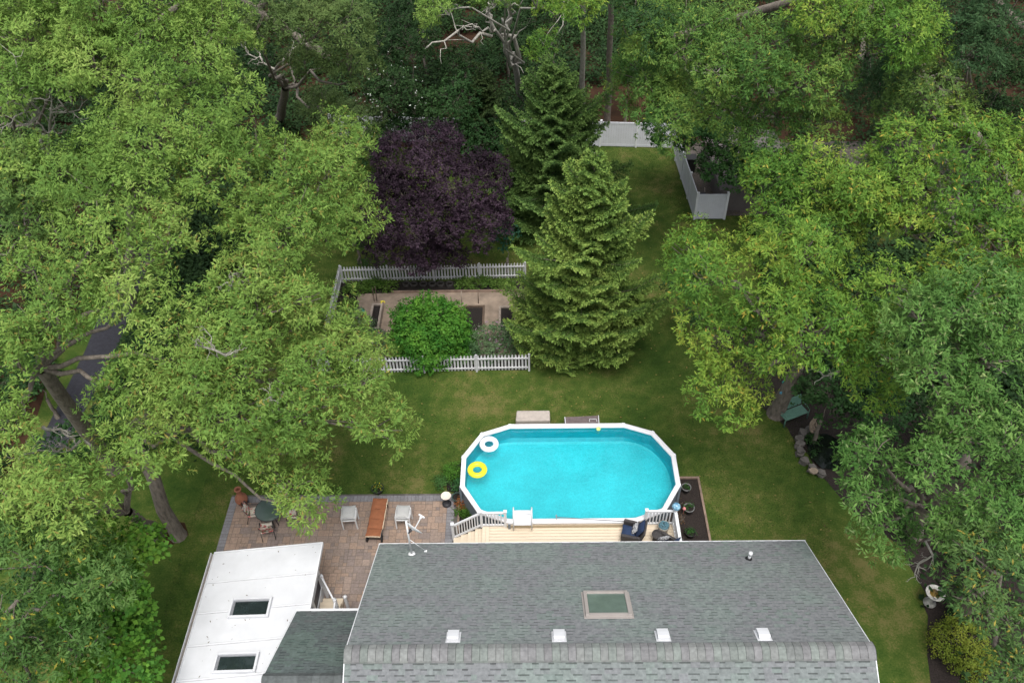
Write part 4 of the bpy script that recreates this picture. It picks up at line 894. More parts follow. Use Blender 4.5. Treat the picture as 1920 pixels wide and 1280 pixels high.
#@@P4
# ================================================================== FOLIAGE
def unit(a): return a/np.maximum(np.linalg.norm(a, axis=-1, keepdims=True), 1e-9)
def leaves(P, D, n, size, wid, pal, g, droop=.25, el=(.1, .9), shape='oak', jit=.06, csc=.5, tip=None, tipf=.0, bright=.16):
    """n leaves round each cluster centre P with axis D; returns verts, quads, face colours"""
    K = len(P); P = np.repeat(P, n, 0); D = unit(np.repeat(D, n, 0)); N = K*n
    R_ = g.normal(size=(N,3)); R_ = unit(R_-D*(R_*D).sum(1, keepdims=True)); e = g.uniform(el[0], el[1], (N,1))
    l = unit(R_*np.cos(e)+D*np.sin(e)+np.array([0,0,-1.])*droop*g.uniform(.3,1.4,(N,1)))
    nm = unit(D*1.5+np.array([0,0,.35])+g.normal(size=(N,3))*.38); s = unit(np.cross(l, nm)); nm = np.cross(s, l)
    L = size*g.uniform(.65,1.25,(N,1)); Wd = L*wid*g.uniform(.8,1.2,(N,1)); b = P+g.normal(size=(N,3))*jit+l*L*.08
    m = b+l*L*.5-nm*Wd*.25
    V = [np.stack([b, m+s*Wd, b+l*L, m-s*Wd], 1)]
    reps = 1
    if shape == 'oak':
        h = b+l*L*.42; V.append(np.stack([h-s*Wd*1.9+l*L*.16-nm*Wd*.3, h-l*L*.07, h+s*Wd*1.9+l*L*.16-nm*Wd*.3, h+l*L*.09], 1)); reps = 2
        h = b+l*L*.68; V.append(np.stack([h-s*Wd*1.35+l*L*.15, h-l*L*.06, h+s*Wd*1.35+l*L*.15, h+l*L*.07], 1)); reps = 3
    V = np.concatenate(V, 0).reshape(-1,3); Q = np.arange(len(V)).reshape(-1,4)
    pal = np.array(pal); f = csc
    nz = .5+.5*np.sin(P[:,0]*f*2.1+1.3*np.sin(P[:,1]*f*1.7)+P[:,2]*f*1.9)*np.cos(P[:,1]*f*1.5-P[:,2]*f*.8)
    t = np.clip(.55*nz+.45*np.repeat(g.random(K), n)+g.normal(size=N)*.08, 0, .999)*(len(pal)-1); i = t.astype(int); fr_ = (t-i)[:,None]
    C = pal[i]*(1-fr_)+pal[np.minimum(i+1, len(pal)-1)]*fr_; C = C*g.uniform(1-bright, 1+bright, (N,1))
    if tip is not None:
        k = g.random(N) < tipf; C[k] = np.array(tip)*g.uniform(.7,1.2,(k.sum(),1))
    return V, Q, np.tile(C, (reps,1))
def merge(parts):
    Vs, Qs, Cs = [], [], []; o = 0
    for V, Q, C in parts: Vs.append(V); Qs.append(Q+o); Cs.append(C); o += len(V)
    return np.concatenate(Vs), np.concatenate(Qs), np.concatenate(Cs)
def limb(m_, a, b, r0, r1, g, n=5, arch=.12, wig=.06, sides=6):
    a = Vector(a); b = Vector(b); L = (b-a).length; pts = []; rs = []
    for i in range(n+1):
        t = i/n; p = a.lerp(b, t); p.z += arch*L*4*t*(1-t)*.5
        if 0 < i < n: p += Vector(g.normal(size=3))*wig*L*.42
        pts.append(p); rs.append(r0+(r1-r0)*t)
    m_.tube(pts, rs, sides, cap=False); return pts
OAK_A = [(.098,.192,.038),(.142,.255,.050),(.208,.325,.066),(.30,.40,.10)]      # grey green with pale new growth
OAK_Y = [(.062,.155,.026),(.105,.220,.034),(.185,.305,.045),(.33,.40,.065)]
OAK_B = [(.052,.135,.030),(.082,.185,.040),(.125,.245,.056),(.20,.325,.085)]           # blue green
OAK_D = [(.020,.055,.018),(.035,.085,.026),(.055,.115,.035)]
MAPLE = [(.04,.13,.020),(.065,.18,.025),(.11,.24,.03),(.17,.30,.04)]
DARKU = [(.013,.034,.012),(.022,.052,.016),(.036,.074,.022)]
RUST = (.27,.24,.06)
FOREST = {}
def lobes_on(ells, spacing, g, zmin=-.45, shr=.8):
    """well spread lobe centres on the outside of a union of ellipsoids (c, (rx,ry,rz))"""
    out = []
    for k, (c, R3) in enumerate(ells):
        c = np.array(c); R3 = np.array(R3); area = 4*math.pi*(R3[0]*R3[1]*R3[2])**(2/3); tries = int(area/spacing**2*9)+12
        for _ in range(tries):
            d = g.normal(size=3); d /= np.linalg.norm(d)
            if d[2] < zmin: continue
            p = c+d*np.maximum(R3-shr*g.uniform(.7,1.0), R3*.3)
            if any(np.sum(((p-np.array(c2))/np.array(r2))**2) < .45 for j, (c2, r2) in enumerate(ells) if j != k): continue
            if any(np.sum((p-q[0])**2) < (spacing*g.uniform(.75,1.15))**2 for q in out): continue
            out.append((p, d, k))
    return out
def crown(ells, lr, g, pal, dens=36, n=11, size=.18, wid=.115, shape='oak', droop=.3, tip=None, tipf=0, inner=True, gap=.18, flat=.92, spacing=None, zmin=-.45, csc=.5, bright=.15, wood=None, wr=.03):
    lb = lobes_on(ells, spacing or lr*1.27, g, zmin, lr); Ps, Ds = [], []
    for p, d, k in lb:
        r_ = lr*g.uniform(.65,1.3); K = int(dens*4*math.pi*r_*r_*.55)
        up = unit(np.array(d)*.7+np.array([0,0,.8])); q = unit(g.normal(size=(K,3))); dt = q@up
        q = q[(dt > -.22)]; f1, f2, f3 = g.uniform(0,6,3)
        mod = 1+.22*np.sin(q[:,0]*4+f1)*np.sin(q[:,1]*4+f2)+.14*np.sin(q[:,2]*7+f3)
        keep = (np.sin(q[:,0]*5+f2)*np.sin(q[:,1]*5+f3)+np.sin(q[:,2]*6+f1)*.6) > -1+gap*2.2*g.random(len(q)); q = q[keep]; mod = mod[keep]
        rr_ = r_*mod*(1-.5*g.random(len(q))**2.2); pos = q*rr_[:,None]; pos -= up*(pos@up)[:,None]*(1-flat)
        Ps.append(p+pos); Ds.append(unit(q+np.array([0,0,.45])))
        if wood is not None:
            for _ in range(5):
                v = unit(g.normal(size=3)+up*.9); limb(wood, p-up*r_*.35, p+v*r_*g.uniform(.55,.95), wr*.6, wr*.2, g, 3, .05, .12, 4)
    if inner:   # sparser leaves through the inside of the crown
        for c, R3 in ells:
            K = int(dens*.16*np.prod(R3)**(2/3)*4); q = unit(g.normal(size=(K,3)))*g.random((K,1))**.5*np.array(R3)*.62; Ps.append(np.array(c)+q); Ds.append(unit(q+np.array([0,0,1.2])))
    P = np.concatenate(Ps); D = np.concatenate(Ds)
    return leaves(P, D, n, size, wid, pal, g, droop=droop, shape=shape, tip=tip, tipf=tipf, csc=csc, bright=bright), lb
def ell(px, py, z, rx, ry=None, flat=.85):
    """crown mass: its centre and radii, sized from how large it looks"""
    p = at(px, py, z); k = depth(p)/F; ry = ry or rx
    return (tuple(p), (rx*k, (rx+ry)/2*k, ry*k*flat))
def tree(name, label, cat, base, ells, pal, seed, trunk_r=.25, lr=1.25, fork=.45, group=None, bark='bark', dead=(), forkpt=None, top=None, **kw):
    g = np.random.default_rng(seed); base = Vector(base); o = thing(name, label, cat, base, group=group)
    wood = MB(); cs = np.mean([e[0] for e in ells], 0); zt = max(e[0][2] for e in ells)
    fp = Vector(forkpt) if forkpt else Vector((base.x*.55+cs[0]*.45, base.y*.55+cs[1]*.45, zt*fork))
    pts = [base-Vector((0,0,.1)), base+Vector((0,0,.25))]+[base.lerp(fp, t)+Vector((g.normal()*.06, g.normal()*.06, 0)) for t in (.3,.55,.8)]+[fp]
    wood.tube(pts, [trunk_r*1.45,trunk_r*1.12,trunk_r,trunk_r*.9,trunk_r*.82,trunk_r*.75], 10, cap=False)
    tw = MB()
    lr *= 1.12 if kw.get('shape', 'oak') == 'oak' else 1.0
    (V, Q, C), lb = crown(ells, lr, g, pal, wood=tw, wr=trunk_r*.16+.012, **kw)
    ends = []
    for c, R3 in ells:
        e = Vector(c)-Vector((0,0,R3[2]*.25)); s = fp if (e-fp).length > 1 else base.lerp(fp,.7)
        ends.append(limb(wood, s, e, trunk_r*.34, trunk_r*.14, g, 6, .10, .07, 7))
    for p, d, k in lb:
        pt = ends[k][int(g.integers(3,7))]; limb(wood, pt, p, trunk_r*.16, trunk_r*.05+.008, g, 4, .08, .10, 5)
    wood.add(tw.v, tw.f, None, True); wood.build('trunk', bark, o, base)
    np_mesh('crown', V, Q, C, 'leaf', o, base)
    for a, b, r_ in dead:
        dm = MB(); pts = limb(dm, a, b, r_, r_*.45, g, 6, .1, .13, 6)
        def sub(pts, r_, lev):
            for i in range(2, len(pts)):
                for _ in range(2 if lev else 1):
                    d = (pts[i]-pts[i-1]).normalized(); v = Vector(g.normal(size=3)); v = (v-d*v.dot(d)).normalized(); L = (pts[-1]-pts[0]).length*(.30 if lev else .35)*g.uniform(.5,1.1)
                    q = limb(dm, pts[i], pts[i]+(d*.8+v*.75+Vector((0,0,.15)))*L, r_*.5, r_*.12, g, 4, .1, .16, 5)
                    if lev: sub(q, r_*.45, lev-1)
        sub(pts, r_*.8, 0 if bark == 'bark_pale' else 1); dm.build('dead_branch', 'bark_pale', o, base)
    return o
def shrub(name, label, cat, base, R3, pal, seed, lr=.35, n=7, size=.09, wid=.30, shape='plain', dens=60, group=None, flowers=None, zoff=.55, par=None, part='foliage', **kw):
    g = np.random.default_rng(seed); base = Vector(base); o = thing(name, label, cat, base, group=group) if par is None else par; off = base
    c = (base.x, base.y, base.z+R3[2]*zoff); (V, Q, C), lb = crown([(c, R3)], lr, g, pal, dens=dens, n=n, size=size, wid=wid, shape=shape, inner=True, csc=1.5, **kw)
    m_ = MB()
    for p, d, k in lb[:24]: limb(m_, (base.x, base.y, base.z-.02), p, .02+.01*R3[0], .006, g, 4, .05, .1, 4)
    m_.build('stem', 'bark', o, off); np_mesh(part, V, Q, C, 'leaf', o, off)
    if flowers is not None and len(lb):
        col, cnt, fs = flowers; ii = g.integers(0, len(lb), cnt); P = np.array([lb[i][0] for i in ii])+unit(g.normal(size=(cnt,3))+np.array([0,0,.8]))*lr*1.02
        D = unit(g.normal(size=(cnt,3))*.5+np.array([0,0,1.])); V, Q, C = leaves(P, D, 6, fs, .38, col, g, droop=0, shape='plain', jit=fs*.25); tag(np_mesh('flowers', V, Q, C, 'leaf', o, off), kind='stuff')
    return o
def spruce(label, base, h, R_, seed, pal, dens=1.0, lean=(0,0), z0=.35, npl=(.085,.022)):
    g = np.random.default_rng(seed); base = Vector(base); o = thing('spruce_tree', label, 'spruce tree', base); wood = MB()
    wood.tube([base, base+Vector((lean[0]*.5,lean[1]*.5,h*.5)), base+Vector((lean[0],lean[1],h))], [h*.016+.04, h*.010+.02, .01], 8, cap=False)
    Ps, Ds, Ts = [], [], []; z = z0
    while z < h*.985:
        t = (z-z0)/(h-z0); Rz = R_*(.05+.95*(1-t)**.72)*(1-.16*math.sin(z*1.9))*(.82+.18*min(1,t*5)); nb = max(4, int(9*dens*(1-.35*t))); a0 = g.uniform(0,6.28)
        for k in range(nb):
            a = a0+6.283*k/nb+g.normal()*.35; L = max(.16, Rz*(1+.24*math.sin(2*a+z*1.1)+.18*math.sin(3*a-z*1.7))*g.choice([g.uniform(.5,.85), g.uniform(.85,1.22)])); rise = .45*t+.02+g.normal()*.16; st_ = np.array([base.x+lean[0]*z/h, base.y+lean[1]*z/h, z+g.normal()*.35]); dr = np.array([math.cos(a), math.sin(a), 0]); sd_ = np.array([-dr[1], dr[0], 0])
            def bp(u): return st_+dr*L*u+np.array([0,0,1])*(L*(rise*u-.16*(1-t)*math.sin(math.pi*u*.9)+.14*u**3))
            wood.tube([bp(0), bp(.35), bp(.7), bp(1)], [.012+.010*L,.010+.006*L,.008,.004], 4, cap=False)
            m_ = int(L/.16)+2
            for j in range(1, m_+1):
                u = j/m_; q = bp(u); tl = (L*.42*(1-u)**.6*(.45+.55*min(1,u*2.2))+.12)*g.uniform(.7,1.2); fw = bp(min(1,u+.05))-bp(u-.05); fw /= np.linalg.norm(fw)
                for s_ in (-1,1):
                    td = unit(fw*.75+sd_*s_*.85+np.array([0,0,g.normal()*.10-.10])); ns = max(2, int(tl/.055)); uu = np.linspace(0,1,ns)[:,None]
                    pts = q+td*tl*uu+np.array([0,0,-.16])*tl*uu**2; Ps.append(pts); Ds.append(np.repeat(td[None], ns, 0)); Ts.append(uu[:,0] > .5)
                Ps.append(q[None]); Ds.append(fw[None]); Ts.append(np.array([u > .7]))
        z += g.uniform(.17,.27)*(1 if t < .7 else .8)
    for k in range(14): Ps.append(np.array([[base.x+lean[0], base.y+lean[1], h-.05*k]])); Ds.append(np.array([[0,0,1.]])); Ts.append(np.array([True]))
    P = np.concatenate(Ps); D = np.concatenate(Ds); TT = np.concatenate(Ts); A_ = leaves(P[~TT], D[~TT], 5, npl[0]*1.5, npl[1]/npl[0]*.9, pal[:2], g, droop=.12, el=(.45,1.25), shape='plain', jit=.014, csc=.7, bright=.25)
    B_ = leaves(P[TT], D[TT], 6, npl[0]*1.6, npl[1]/npl[0]*.8, pal[1:], g, droop=.05, el=(.5,1.3), shape='plain', jit=.014, csc=.7, bright=.25); V, Q, C = merge([A_, B_])
    wood.build('trunk', 'bark', o, base); np_mesh('foliage', V, Q, C, 'needle', o, base); return o
SPR = [(.070,.135,.032),(.115,.200,.044),(.19,.29,.062),(.29,.38,.09)]; SPR_B = [(.062,.130,.038),(.098,.185,.048),(.17,.27,.07)]

spruce('full light green spruce in front, between garden and open lawn', at(1080,655), 11.2, 3.1, 31, SPR, 1.15, lean=(.45,0))
spruce('taller darker spruce behind the light green spruce', at(1050,418), 9.6, 3.7, 32, SPR_B, 1.2, lean=(-.5,0))
spruce('slim dark spruce behind the purple tree', at(912,285), 5.6, 1.9, 33, [(.025,.05,.018),(.04,.072,.022),(.06,.09,.03)], .9)

# big oaks on the left
T = tree
T('oak_tree','big oak whose right hand trunk rises beside the patio and hangs over it','oak tree', at(335,1004), [ell(620,745,9,125,100),ell(560,840,7,100,70),ell(690,700,8,70,75),ell(545,905,5.6,72,48),ell(540,940,4.7,42,36),ell(430,645,10.5,110,95),ell(450,765,9.5,85,62),ell(375,725,10.5,75,60),ell(335,780,9.3,62,45),ell(400,805,8.6,50,36),ell(510,560,11,115,72),ell(575,600,9,45,46),ell(690,800,7.5,50,55),ell(650,645,8.3,58,48)], OAK_A, 101, .27, 1.15, tip=RUST, tipf=.05,
  forkpt=at(240,800,7.2), dead=[(at(540,800,8.2), at(505,745,10.2), .06), (at(480,560,11), at(425,530,12), .07), (at(470,690,10), at(380,650,12), .06)])
T('oak_tree','oak with the left hand leaning trunk next to the patio lawn','oak tree', at(298,1004), [ell(235,865,9.5,80,62),ell(95,920,10.5,100,70),ell(150,960,9.5,100,75),ell(40,960,10,80,70),ell(250,880,8.5,40,35)], OAK_A, 102, .24, 1.1, tip=RUST, tipf=.05)
T('oak_tree','oak with thick leaning trunk above the asphalt drive','oak tree', at(215,880), [ell(90,520,12.5,125,105),ell(250,555,12,120,80),ell(335,660,10.5,75,80),ell(30,680,12,75,110),ell(85,635,11.6,62,52),ell(170,450,13.5,140,70),ell(300,470,12.5,100,60),ell(25,790,11,45,50),ell(265,740,9.5,60,50)], OAK_A, 103, .30, 1.2, tip=RUST, tipf=.05,
  forkpt=at(78,690,10.2), dead=[(at(80,800,9.5), at(140,822,8.5), .06), (at(170,835,7), at(60,850,9), .05)])
T('oak_tree','rounded oak crown leaning toward the purple tree','oak tree', at(520,545), [ell(560,330,11,125,115),ell(645,290,10,62,66),ell(500,420,11,115,80),ell(600,450,9.5,66,55),ell(430,310,13,100,90),ell(640,385,9.5,62,62)], OAK_A, 104, .32, 1.25, tip=RUST, tipf=.05, dead=[(at(430,520,8), at(500,515,9), .07)])
T('oak_tree','broad top left oak with bare grey stems showing at its left','oak tree', at(240,560), [ell(260,130,15,180,110),ell(200,-10,17,180,70),ell(380,0,16,70,50),ell(390,80,15,80,85),ell(420,190,13.5,80,100),ell(300,260,14,150,80),ell(220,210,14.5,90,70),ell(240,350,13,130,60)], OAK_A, 105, .35, 1.35)
T('oak_tree','oak crown in the far top left corner of the picture','oak tree', at(60,480), [ell(70,60,15.5,130,110),ell(60,-30,17,110,50),ell(20,170,15,70,90),ell(90,150,15,80,50),ell(20,330,13.5,60,60),ell(150,330,13,60,45)], OAK_A, 106, .30, 1.3, dead=[(at(85,290,11), at(55,190,14.5), .10), (at(90,290,11), at(120,200,14), .08)])
T('oak_tree','oak at the left edge above the bottom left corner','oak tree', at(10,1230), [ell(60,1050,9.5,110,85),ell(150,1100,8,90,70),ell(30,1190,8.5,85,90),ell(150,1220,7,85,70),ell(60,1280,7,90,60)], [(.05,.12,.03),(.08,.165,.04),(.12,.21,.055)], 107, .26, 1.05, tip=(.35,.32,.05), tipf=.025)
T('maple_tree','bright green broad leaved maple in the bottom left corner beside the sunroom','maple tree', at(200,1190), [ell(240,1045,5,75,60),ell(265,1150,4.4,48,60),ell(200,1240,4.4,95,70),ell(160,1000,6,80,50),ell(180,1120,5.6,90,70)], MAPLE, 108, .14, .8, shape='plain', wid=.42, size=.17, n=6)
# wood at the top
T('oak_tree','oak with a pale upright trunk at the top left of the wood','oak tree', at(522,235), [ell(590,55,14,105,80),ell(470,50,14,80,60),ell(655,140,11.5,55,65),ell(560,130,11,75,30),ell(600,205,8.5,80,35)], [(.07,.12,.035),(.10,.16,.045),(.14,.20,.06)], 109, .30, 1.2, dead=[(at(530,120,9), at(570,80,10), .06), (at(515,130,9), at(460,95,10), .06)])
T('oak_tree','olive green oak sapling left of the purple tree','oak tree', at(655,300), [ell(650,225,4.6,68,42),ell(600,200,4.5,45,30)], [(.05,.08,.025),(.07,.11,.035)], 110, .12, .9)
HB = at(978,190)
T('oak_tree','forked oak with a long bare dead branch reaching left, behind the lawn','oak tree', HB, [ell(840,15,13.5,40,22),ell(925,5,13.5,45,25),ell(985,-30,15,70,35)], OAK_A, 111, .24, 1.0, bark='bark_pale', forkpt=at(965,120,4.2), dead=[(at(965,122,4.2), at(922,60,8.4), .15), (at(922,68,8.2), at(810,80,9.4), .10), (at(920,60,8.6), at(870,50,10), .07), (at(922,60,8.4), at(915,5,11), .10), (at(965,122,4.2), at(955,0,10.5), .17)])
T('oak_tree','slender straight oak trunk right of the forked oak','oak tree', at(1093,220), [ell(1030,85,8.5,42,34),ell(1100,-10,15,70,30),ell(1045,20,12,30,22)], OAK_Y, 112, .17, .9, bark='bark_pale', forkpt=at(1096,-40,11.5), tip=None)
T('oak_tree','dark oak trunk nearest the white back fence','oak tree', at(1138,228), [ell(1180,50,14,50,60),ell(1160,-10,15,60,40)], OAK_D, 113, .20, 1.0, forkpt=at(1146,-20,11))
T('oak_tree','large bright oak over the back right corner of the lawn','oak tree', at(1400,335), [ell(1260,60,13.5,110,85),ell(1400,95,13.5,130,100),ell(1510,140,12.5,105,95),ell(1300,195,10.5,125,60),ell(1230,140,10,75,55),ell(1560,70,14,90,60),ell(1420,240,9.5,120,58),ell(1210,20,13,60,50),ell(1540,230,10,90,60)], [(.05,.125,.03),(.085,.185,.038),(.14,.245,.05),(.21,.30,.06)], 114, .34, 1.25, tip=(.32,.36,.06), tipf=.025, dead=[(at(1370,150,9.5), at(1290,135,10), .06)])
T('oak_tree','low dark green tree overhanging the corner of the white fence','oak tree', at(1345,300), [ell(1265,222,5.2,68,40),ell(1238,262,3.6,38,28),ell(1335,250,5,85,50),ell(1375,310,3.9,60,45),ell(1285,275,3.6,34,24)], [(.03,.085,.025),(.045,.115,.03),(.07,.15,.04)], 115, .16, .85, shape='plain', wid=.35, size=.14)
T('oak_tree','light green oak against the dark wood at the top right','oak tree', at(1620,150), [ell(1640,35,15,105,60),ell(1560,10,15.5,70,40),ell(1700,60,14,50,40)], OAK_Y, 116, .28, 1.2)
T('oak_tree','dark blue green oak in the top right corner','oak tree', at(1800,260), [ell(1790,95,13,115,75),ell(1700,110,12,60,60),ell(1880,30,14.5,90,60),ell(1650,190,9,60,50)], [(.03,.075,.03),(.045,.10,.038),(.07,.13,.05)], 117, .30, 1.25)
T('oak_tree','isolated rounded light green oak crown near the top right','oak tree', at(1740,320), [ell(1745,180,11.5,80,60),ell(1690,205,10.5,70,50),ell(1800,205,10.5,40,35)], [(.085,.165,.04),(.12,.21,.05),(.19,.27,.06)], 118, .24, 1.15, tip=(.33,.36,.07), tipf=.025)
T('oak_tree','yellow green oak mass at the right edge','oak tree', at(1830,560), [ell(1750,285,13.5,130,60),ell(1880,290,13.5,90,65),ell(1640,345,12.5,110,60),ell(1820,400,12.5,120,80),ell(1700,430,11.5,90,55),ell(1740,345,13,80,50),ell(1900,350,13,60,50),ell(1900,480,12,60,70),ell(1790,500,11.5,90,50),ell(1870,540,11,60,50)], OAK_Y, 119, .36, 1.15, tip=(.42,.33,.06), tipf=.025, dead=[(at(1790,420,11), at(1740,330,13), .07)])
T('oak_tree','yellow green oak above the short fence return','oak tree', at(1480,560), [ell(1500,325,12,115,60),ell(1455,368,11,75,58),ell(1580,370,12,90,55),ell(1500,420,10.5,110,50)], OAK_Y, 120, .30, 1.1, tip=(.36,.33,.06), tipf=.025)
T('oak_tree','spreading oak with fish plaques on its trunk behind the green bench','oak tree', TN, [ell(1480,490,12,115,62),ell(1360,520,11,85,70),ell(1325,605,9,58,54),ell(1520,590,11,125,85),ell(1430,650,9.5,90,55),ell(1350,715,7,52,34),ell(1640,520,12,95,62),ell(1312,480,8.5,34,46),ell(1600,680,9,80,40)], OAK_Y, 121, .34, 1.1, tip=(.36,.30,.05), tipf=.025, forkpt=at(1500,670,4.6), dead=[(at(1610,680,7), at(1545,705,7), .07)])
T('oak_tree','blue green oak in the middle of the right edge','oak tree', at(1800,870), [ell(1780,590,13,120,80),ell(1860,680,12,105,90),ell(1720,680,11,85,55),ell(1890,570,13,60,70),ell(1840,770,10.5,90,60)], OAK_B, 122, .34, 1.15, tip=(.25,.32,.12), tipf=.05)
T('oak_tree','blue green oak hanging over the stone pond and the lawn edge','oak tree', at(1712,1000), [ell(1650,850,9,88,58),ell(1615,915,8,72,50),ell(1760,860,10,90,70),ell(1850,940,9,85,80),ell(1650,985,6.2,45,30),ell(1760,980,8,80,50),ell(1890,850,10,60,60)], OAK_B, 123, .30, 1.0, tip=(.22,.30,.12), tipf=.04, dead=[(at(1745,1010,6), at(1715,1075,4.5), .045)])
T('oak_tree','oak at the bottom right with a thick pale trunk','oak tree', at(1795,1140), [ell(1870,1060,8.5,70,50),ell(1850,1120,7,55,45),ell(1900,1180,6,60,60),ell(1880,1260,4.5,60,55)], [(.05,.12,.035),(.08,.16,.045),(.12,.20,.06)], 124, .30, .9, tip=(.3,.25,.05), tipf=.06)
# understorey
def U(lb, px, py, z, rx, ry, pal, seed, nm='understorey_tree', cat='small tree', **kw):
    p = at(px, py, z); k = depth(p)/F; b = at(px, py, z); b.z = 0
    return T(nm, lb, cat, b, [((b.x,b.y,z),(rx*k,rx*k,ry*k))], pal, seed, .09, .75, shape='plain', wid=.36, size=.15, n=7, dens=22, **kw)
d1 = U('dark dogwood with white flowers left above the purple tree', 735,175,5.0,55,50, DARKU+[(.05,.11,.04)], 201)
g = np.random.default_rng(5); cc = at(735,175,5.0); P = np.array([cc.x,cc.y,cc.z+.2])+unit(g.normal(size=(60,3))*np.array([1,.8,.8])+np.array([-.1,-.2,.25]))*np.array([2.3,2.2,2.3])*g.uniform(.7,1.05,(60,1))
V, Q, C = leaves(P, np.tile(np.array([[0,0,1.]]),(60,1)), 3, .075, .5, [(.62,.66,.58),(.7,.72,.66)], g, droop=0, shape='plain', jit=.01); tag(np_mesh('flowers', V, Q, C, 'leaf', d1, Vector((cc.x,cc.y,0))), kind='stuff')
MID = [(.020,.055,.017),(.032,.080,.024),(.052,.112,.034)]
for a in (('small green tree behind the top of the purple tree',850,185,4,60,38,MID,202),('round dark shrub tree right of the slim spruce',950,215,3,45,35,DARKU,203),('dark bush at the foot of the slim dark spruce',900,262,2.2,55,38,MID,204),
          ('dark shrub tree between purple tree and back fence',800,205,3.6,42,30,DARKU,205),('dark understorey tree at the top of the wood left of the forked oak',770,75,6,70,45,DARKU,206),('dark understorey tree behind the dead branch',870,120,3,60,36,DARKU,207),
          ('dark understorey tree between the two pale trunks',1030,165,2.6,60,40,DARKU,208),('dark understorey tree at the top centre of the wood',1040,20,9,60,40,DARKU,209),('dark understorey tree behind the left pale trunk',700,95,6.5,50,50,DARKU,210),
          ('teal green bush between purple tree and spruces',950,450,2.2,32,40,[(.018,.07,.04),(.03,.10,.055)],211),('dark bush at the lower left of the purple tree',665,440,2.0,40,45,DARKU,212),('dark bush under the oak at the left of the back picket fence',650,380,3,40,50,DARKU,213),
          ('dark evergreen bush at the far left end of the understorey',700,265,3,45,30,MID,214),('dark green tree under the right hand oaks by the pond',1560,730,3.5,60,45,MID,215),('dark undergrowth tree right of the garden statue',1640,770,3,75,45,MID,216),
          ('dark undergrowth tree near the right edge under the blue green oak',1760,790,2.5,80,45,DARKU,217),('dark shrub in the top right clearing',1850,200,2,50,30,DARKU,218),('dark shrub tree under the yellow oak at the lawn edge',1285,560,2.2,36,60,MID,219),
          ('dark undergrowth behind the bottom left maple',90,1120,3,80,70,MID,220),('dark undergrowth under the leaning oak trunk',110,850,2.4,70,50,MID,221),('dark shrub beside the asphalt drive',60,700,3,60,50,MID,222),('small green tree under the oaks left of the picket fence',340,640,4,80,60,MID,223),
          ('dark undergrowth under the bright oak by the neighbour shed',1480,330,3,90,50,DARKU,224),
          ('dark evergreen shrub in front of the back fence left of the purple tree',730,245,2.8,45,30,DARKU,226),('dark evergreen shrub in front of the back fence above the purple tree',800,238,2.6,45,26,MID,227),('dark evergreen shrub in front of the back fence beside the slim spruce',868,250,2.0,34,26,MID,228),('dark shrub in front of the back fence between the spruces',985,262,2.2,34,30,MID,229),
          ('dark understorey tree above the white flowering dogwood',720,90,4.5,60,36,MID,230),('dark understorey tree at the top left of the wood beside the pale trunk',450,130,7,80,50,DARKU,231),('dark understorey tree left of the dead branch',790,30,5,60,34,DARKU,232),('dark understorey tree behind the forked oak trunk',950,60,4,60,34,DARKU,233),
          ('dark understorey tree right of the dark oak trunk',1180,130,4,50,34,MID,234),('dark understorey tree at the top right edge',1890,120,5,70,44,DARKU,235),('dark understorey tree under the dark blue green oak',1720,150,5,70,40,DARKU,236),('dark understorey tree in the clearing at the right edge',1900,230,3,60,36,DARKU,237),
          ('dark understorey tree in the far top left corner',60,10,8,110,50,DARKU,238),('dark understorey tree at the left edge below the top left oak',20,250,7,70,50,DARKU,239),('dark understorey tree under the top left oak crown',160,330,6,90,50,DARKU,240),('dark tree low at the right edge above the bird bath',1880,1050,2.5,60,40,DARKU,225)):
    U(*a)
# purple leaf tree
PUR = [(.018,.012,.017),(.030,.018,.028),(.050,.030,.046),(.085,.056,.080)]
T('purple_plum_tree','purple leaved plum tree behind the back picket fence','purple tree', at(815,468), [ell(785,285,6.2,95,58),ell(880,345,5.6,90,66),ell(740,380,4.6,68,72),ell(900,415,4.2,64,62),ell(800,420,4.4,90,60),ell(770,470,2.5,85,36),ell(720,455,3,40,34),ell(830,480,2.0,45,26)], PUR, 130, .2, .75, shape='plain', size=.12, wid=.32, n=10, dens=40, gap=.2, droop=.1, bright=.35)
# garden planting
p = at(812,657); shrub('mounded_shrub','big mound of bright green broad leaves in the garden behind the front picket fence','shrub', p, (2.15,1.7,2.3), [(.03,.12,.017),(.05,.165,.020),(.085,.225,.028),(.13,.28,.035)], 301, lr=.62, size=.14, wid=.30, dens=52, zoff=.42, zmin=-.7, spacing=.68, gap=.22)
PK = [(.30,.17,.24),(.36,.25,.33),(.45,.30,.38)]
for px_, py_, R3, sd_, lb in ((665,640,(1.25,1.3,1.2),302,'lilac bush at the left end of the garden'),(690,655,(1.3,1.1,.9),303,'second lilac bush, in front of the long raised bed'),(925,660,(1.35,1.2,1.15),304,'pink flowering bush behind the right part of the front picket fence'),(965,645,(.8,.8,.9),305,'greyish green bush touching the spruce behind the front picket fence')):
    shrub('flowering_shrub', lb, 'shrub', at(px_,py_), R3, [(.06,.13,.055),(.10,.18,.075),(.14,.21,.105)], sd_, lr=.35, size=.10, wid=.26, dens=45, flowers=(PK, 70 if sd_ != 305 else 8, .06), gap=.3, zoff=.4)
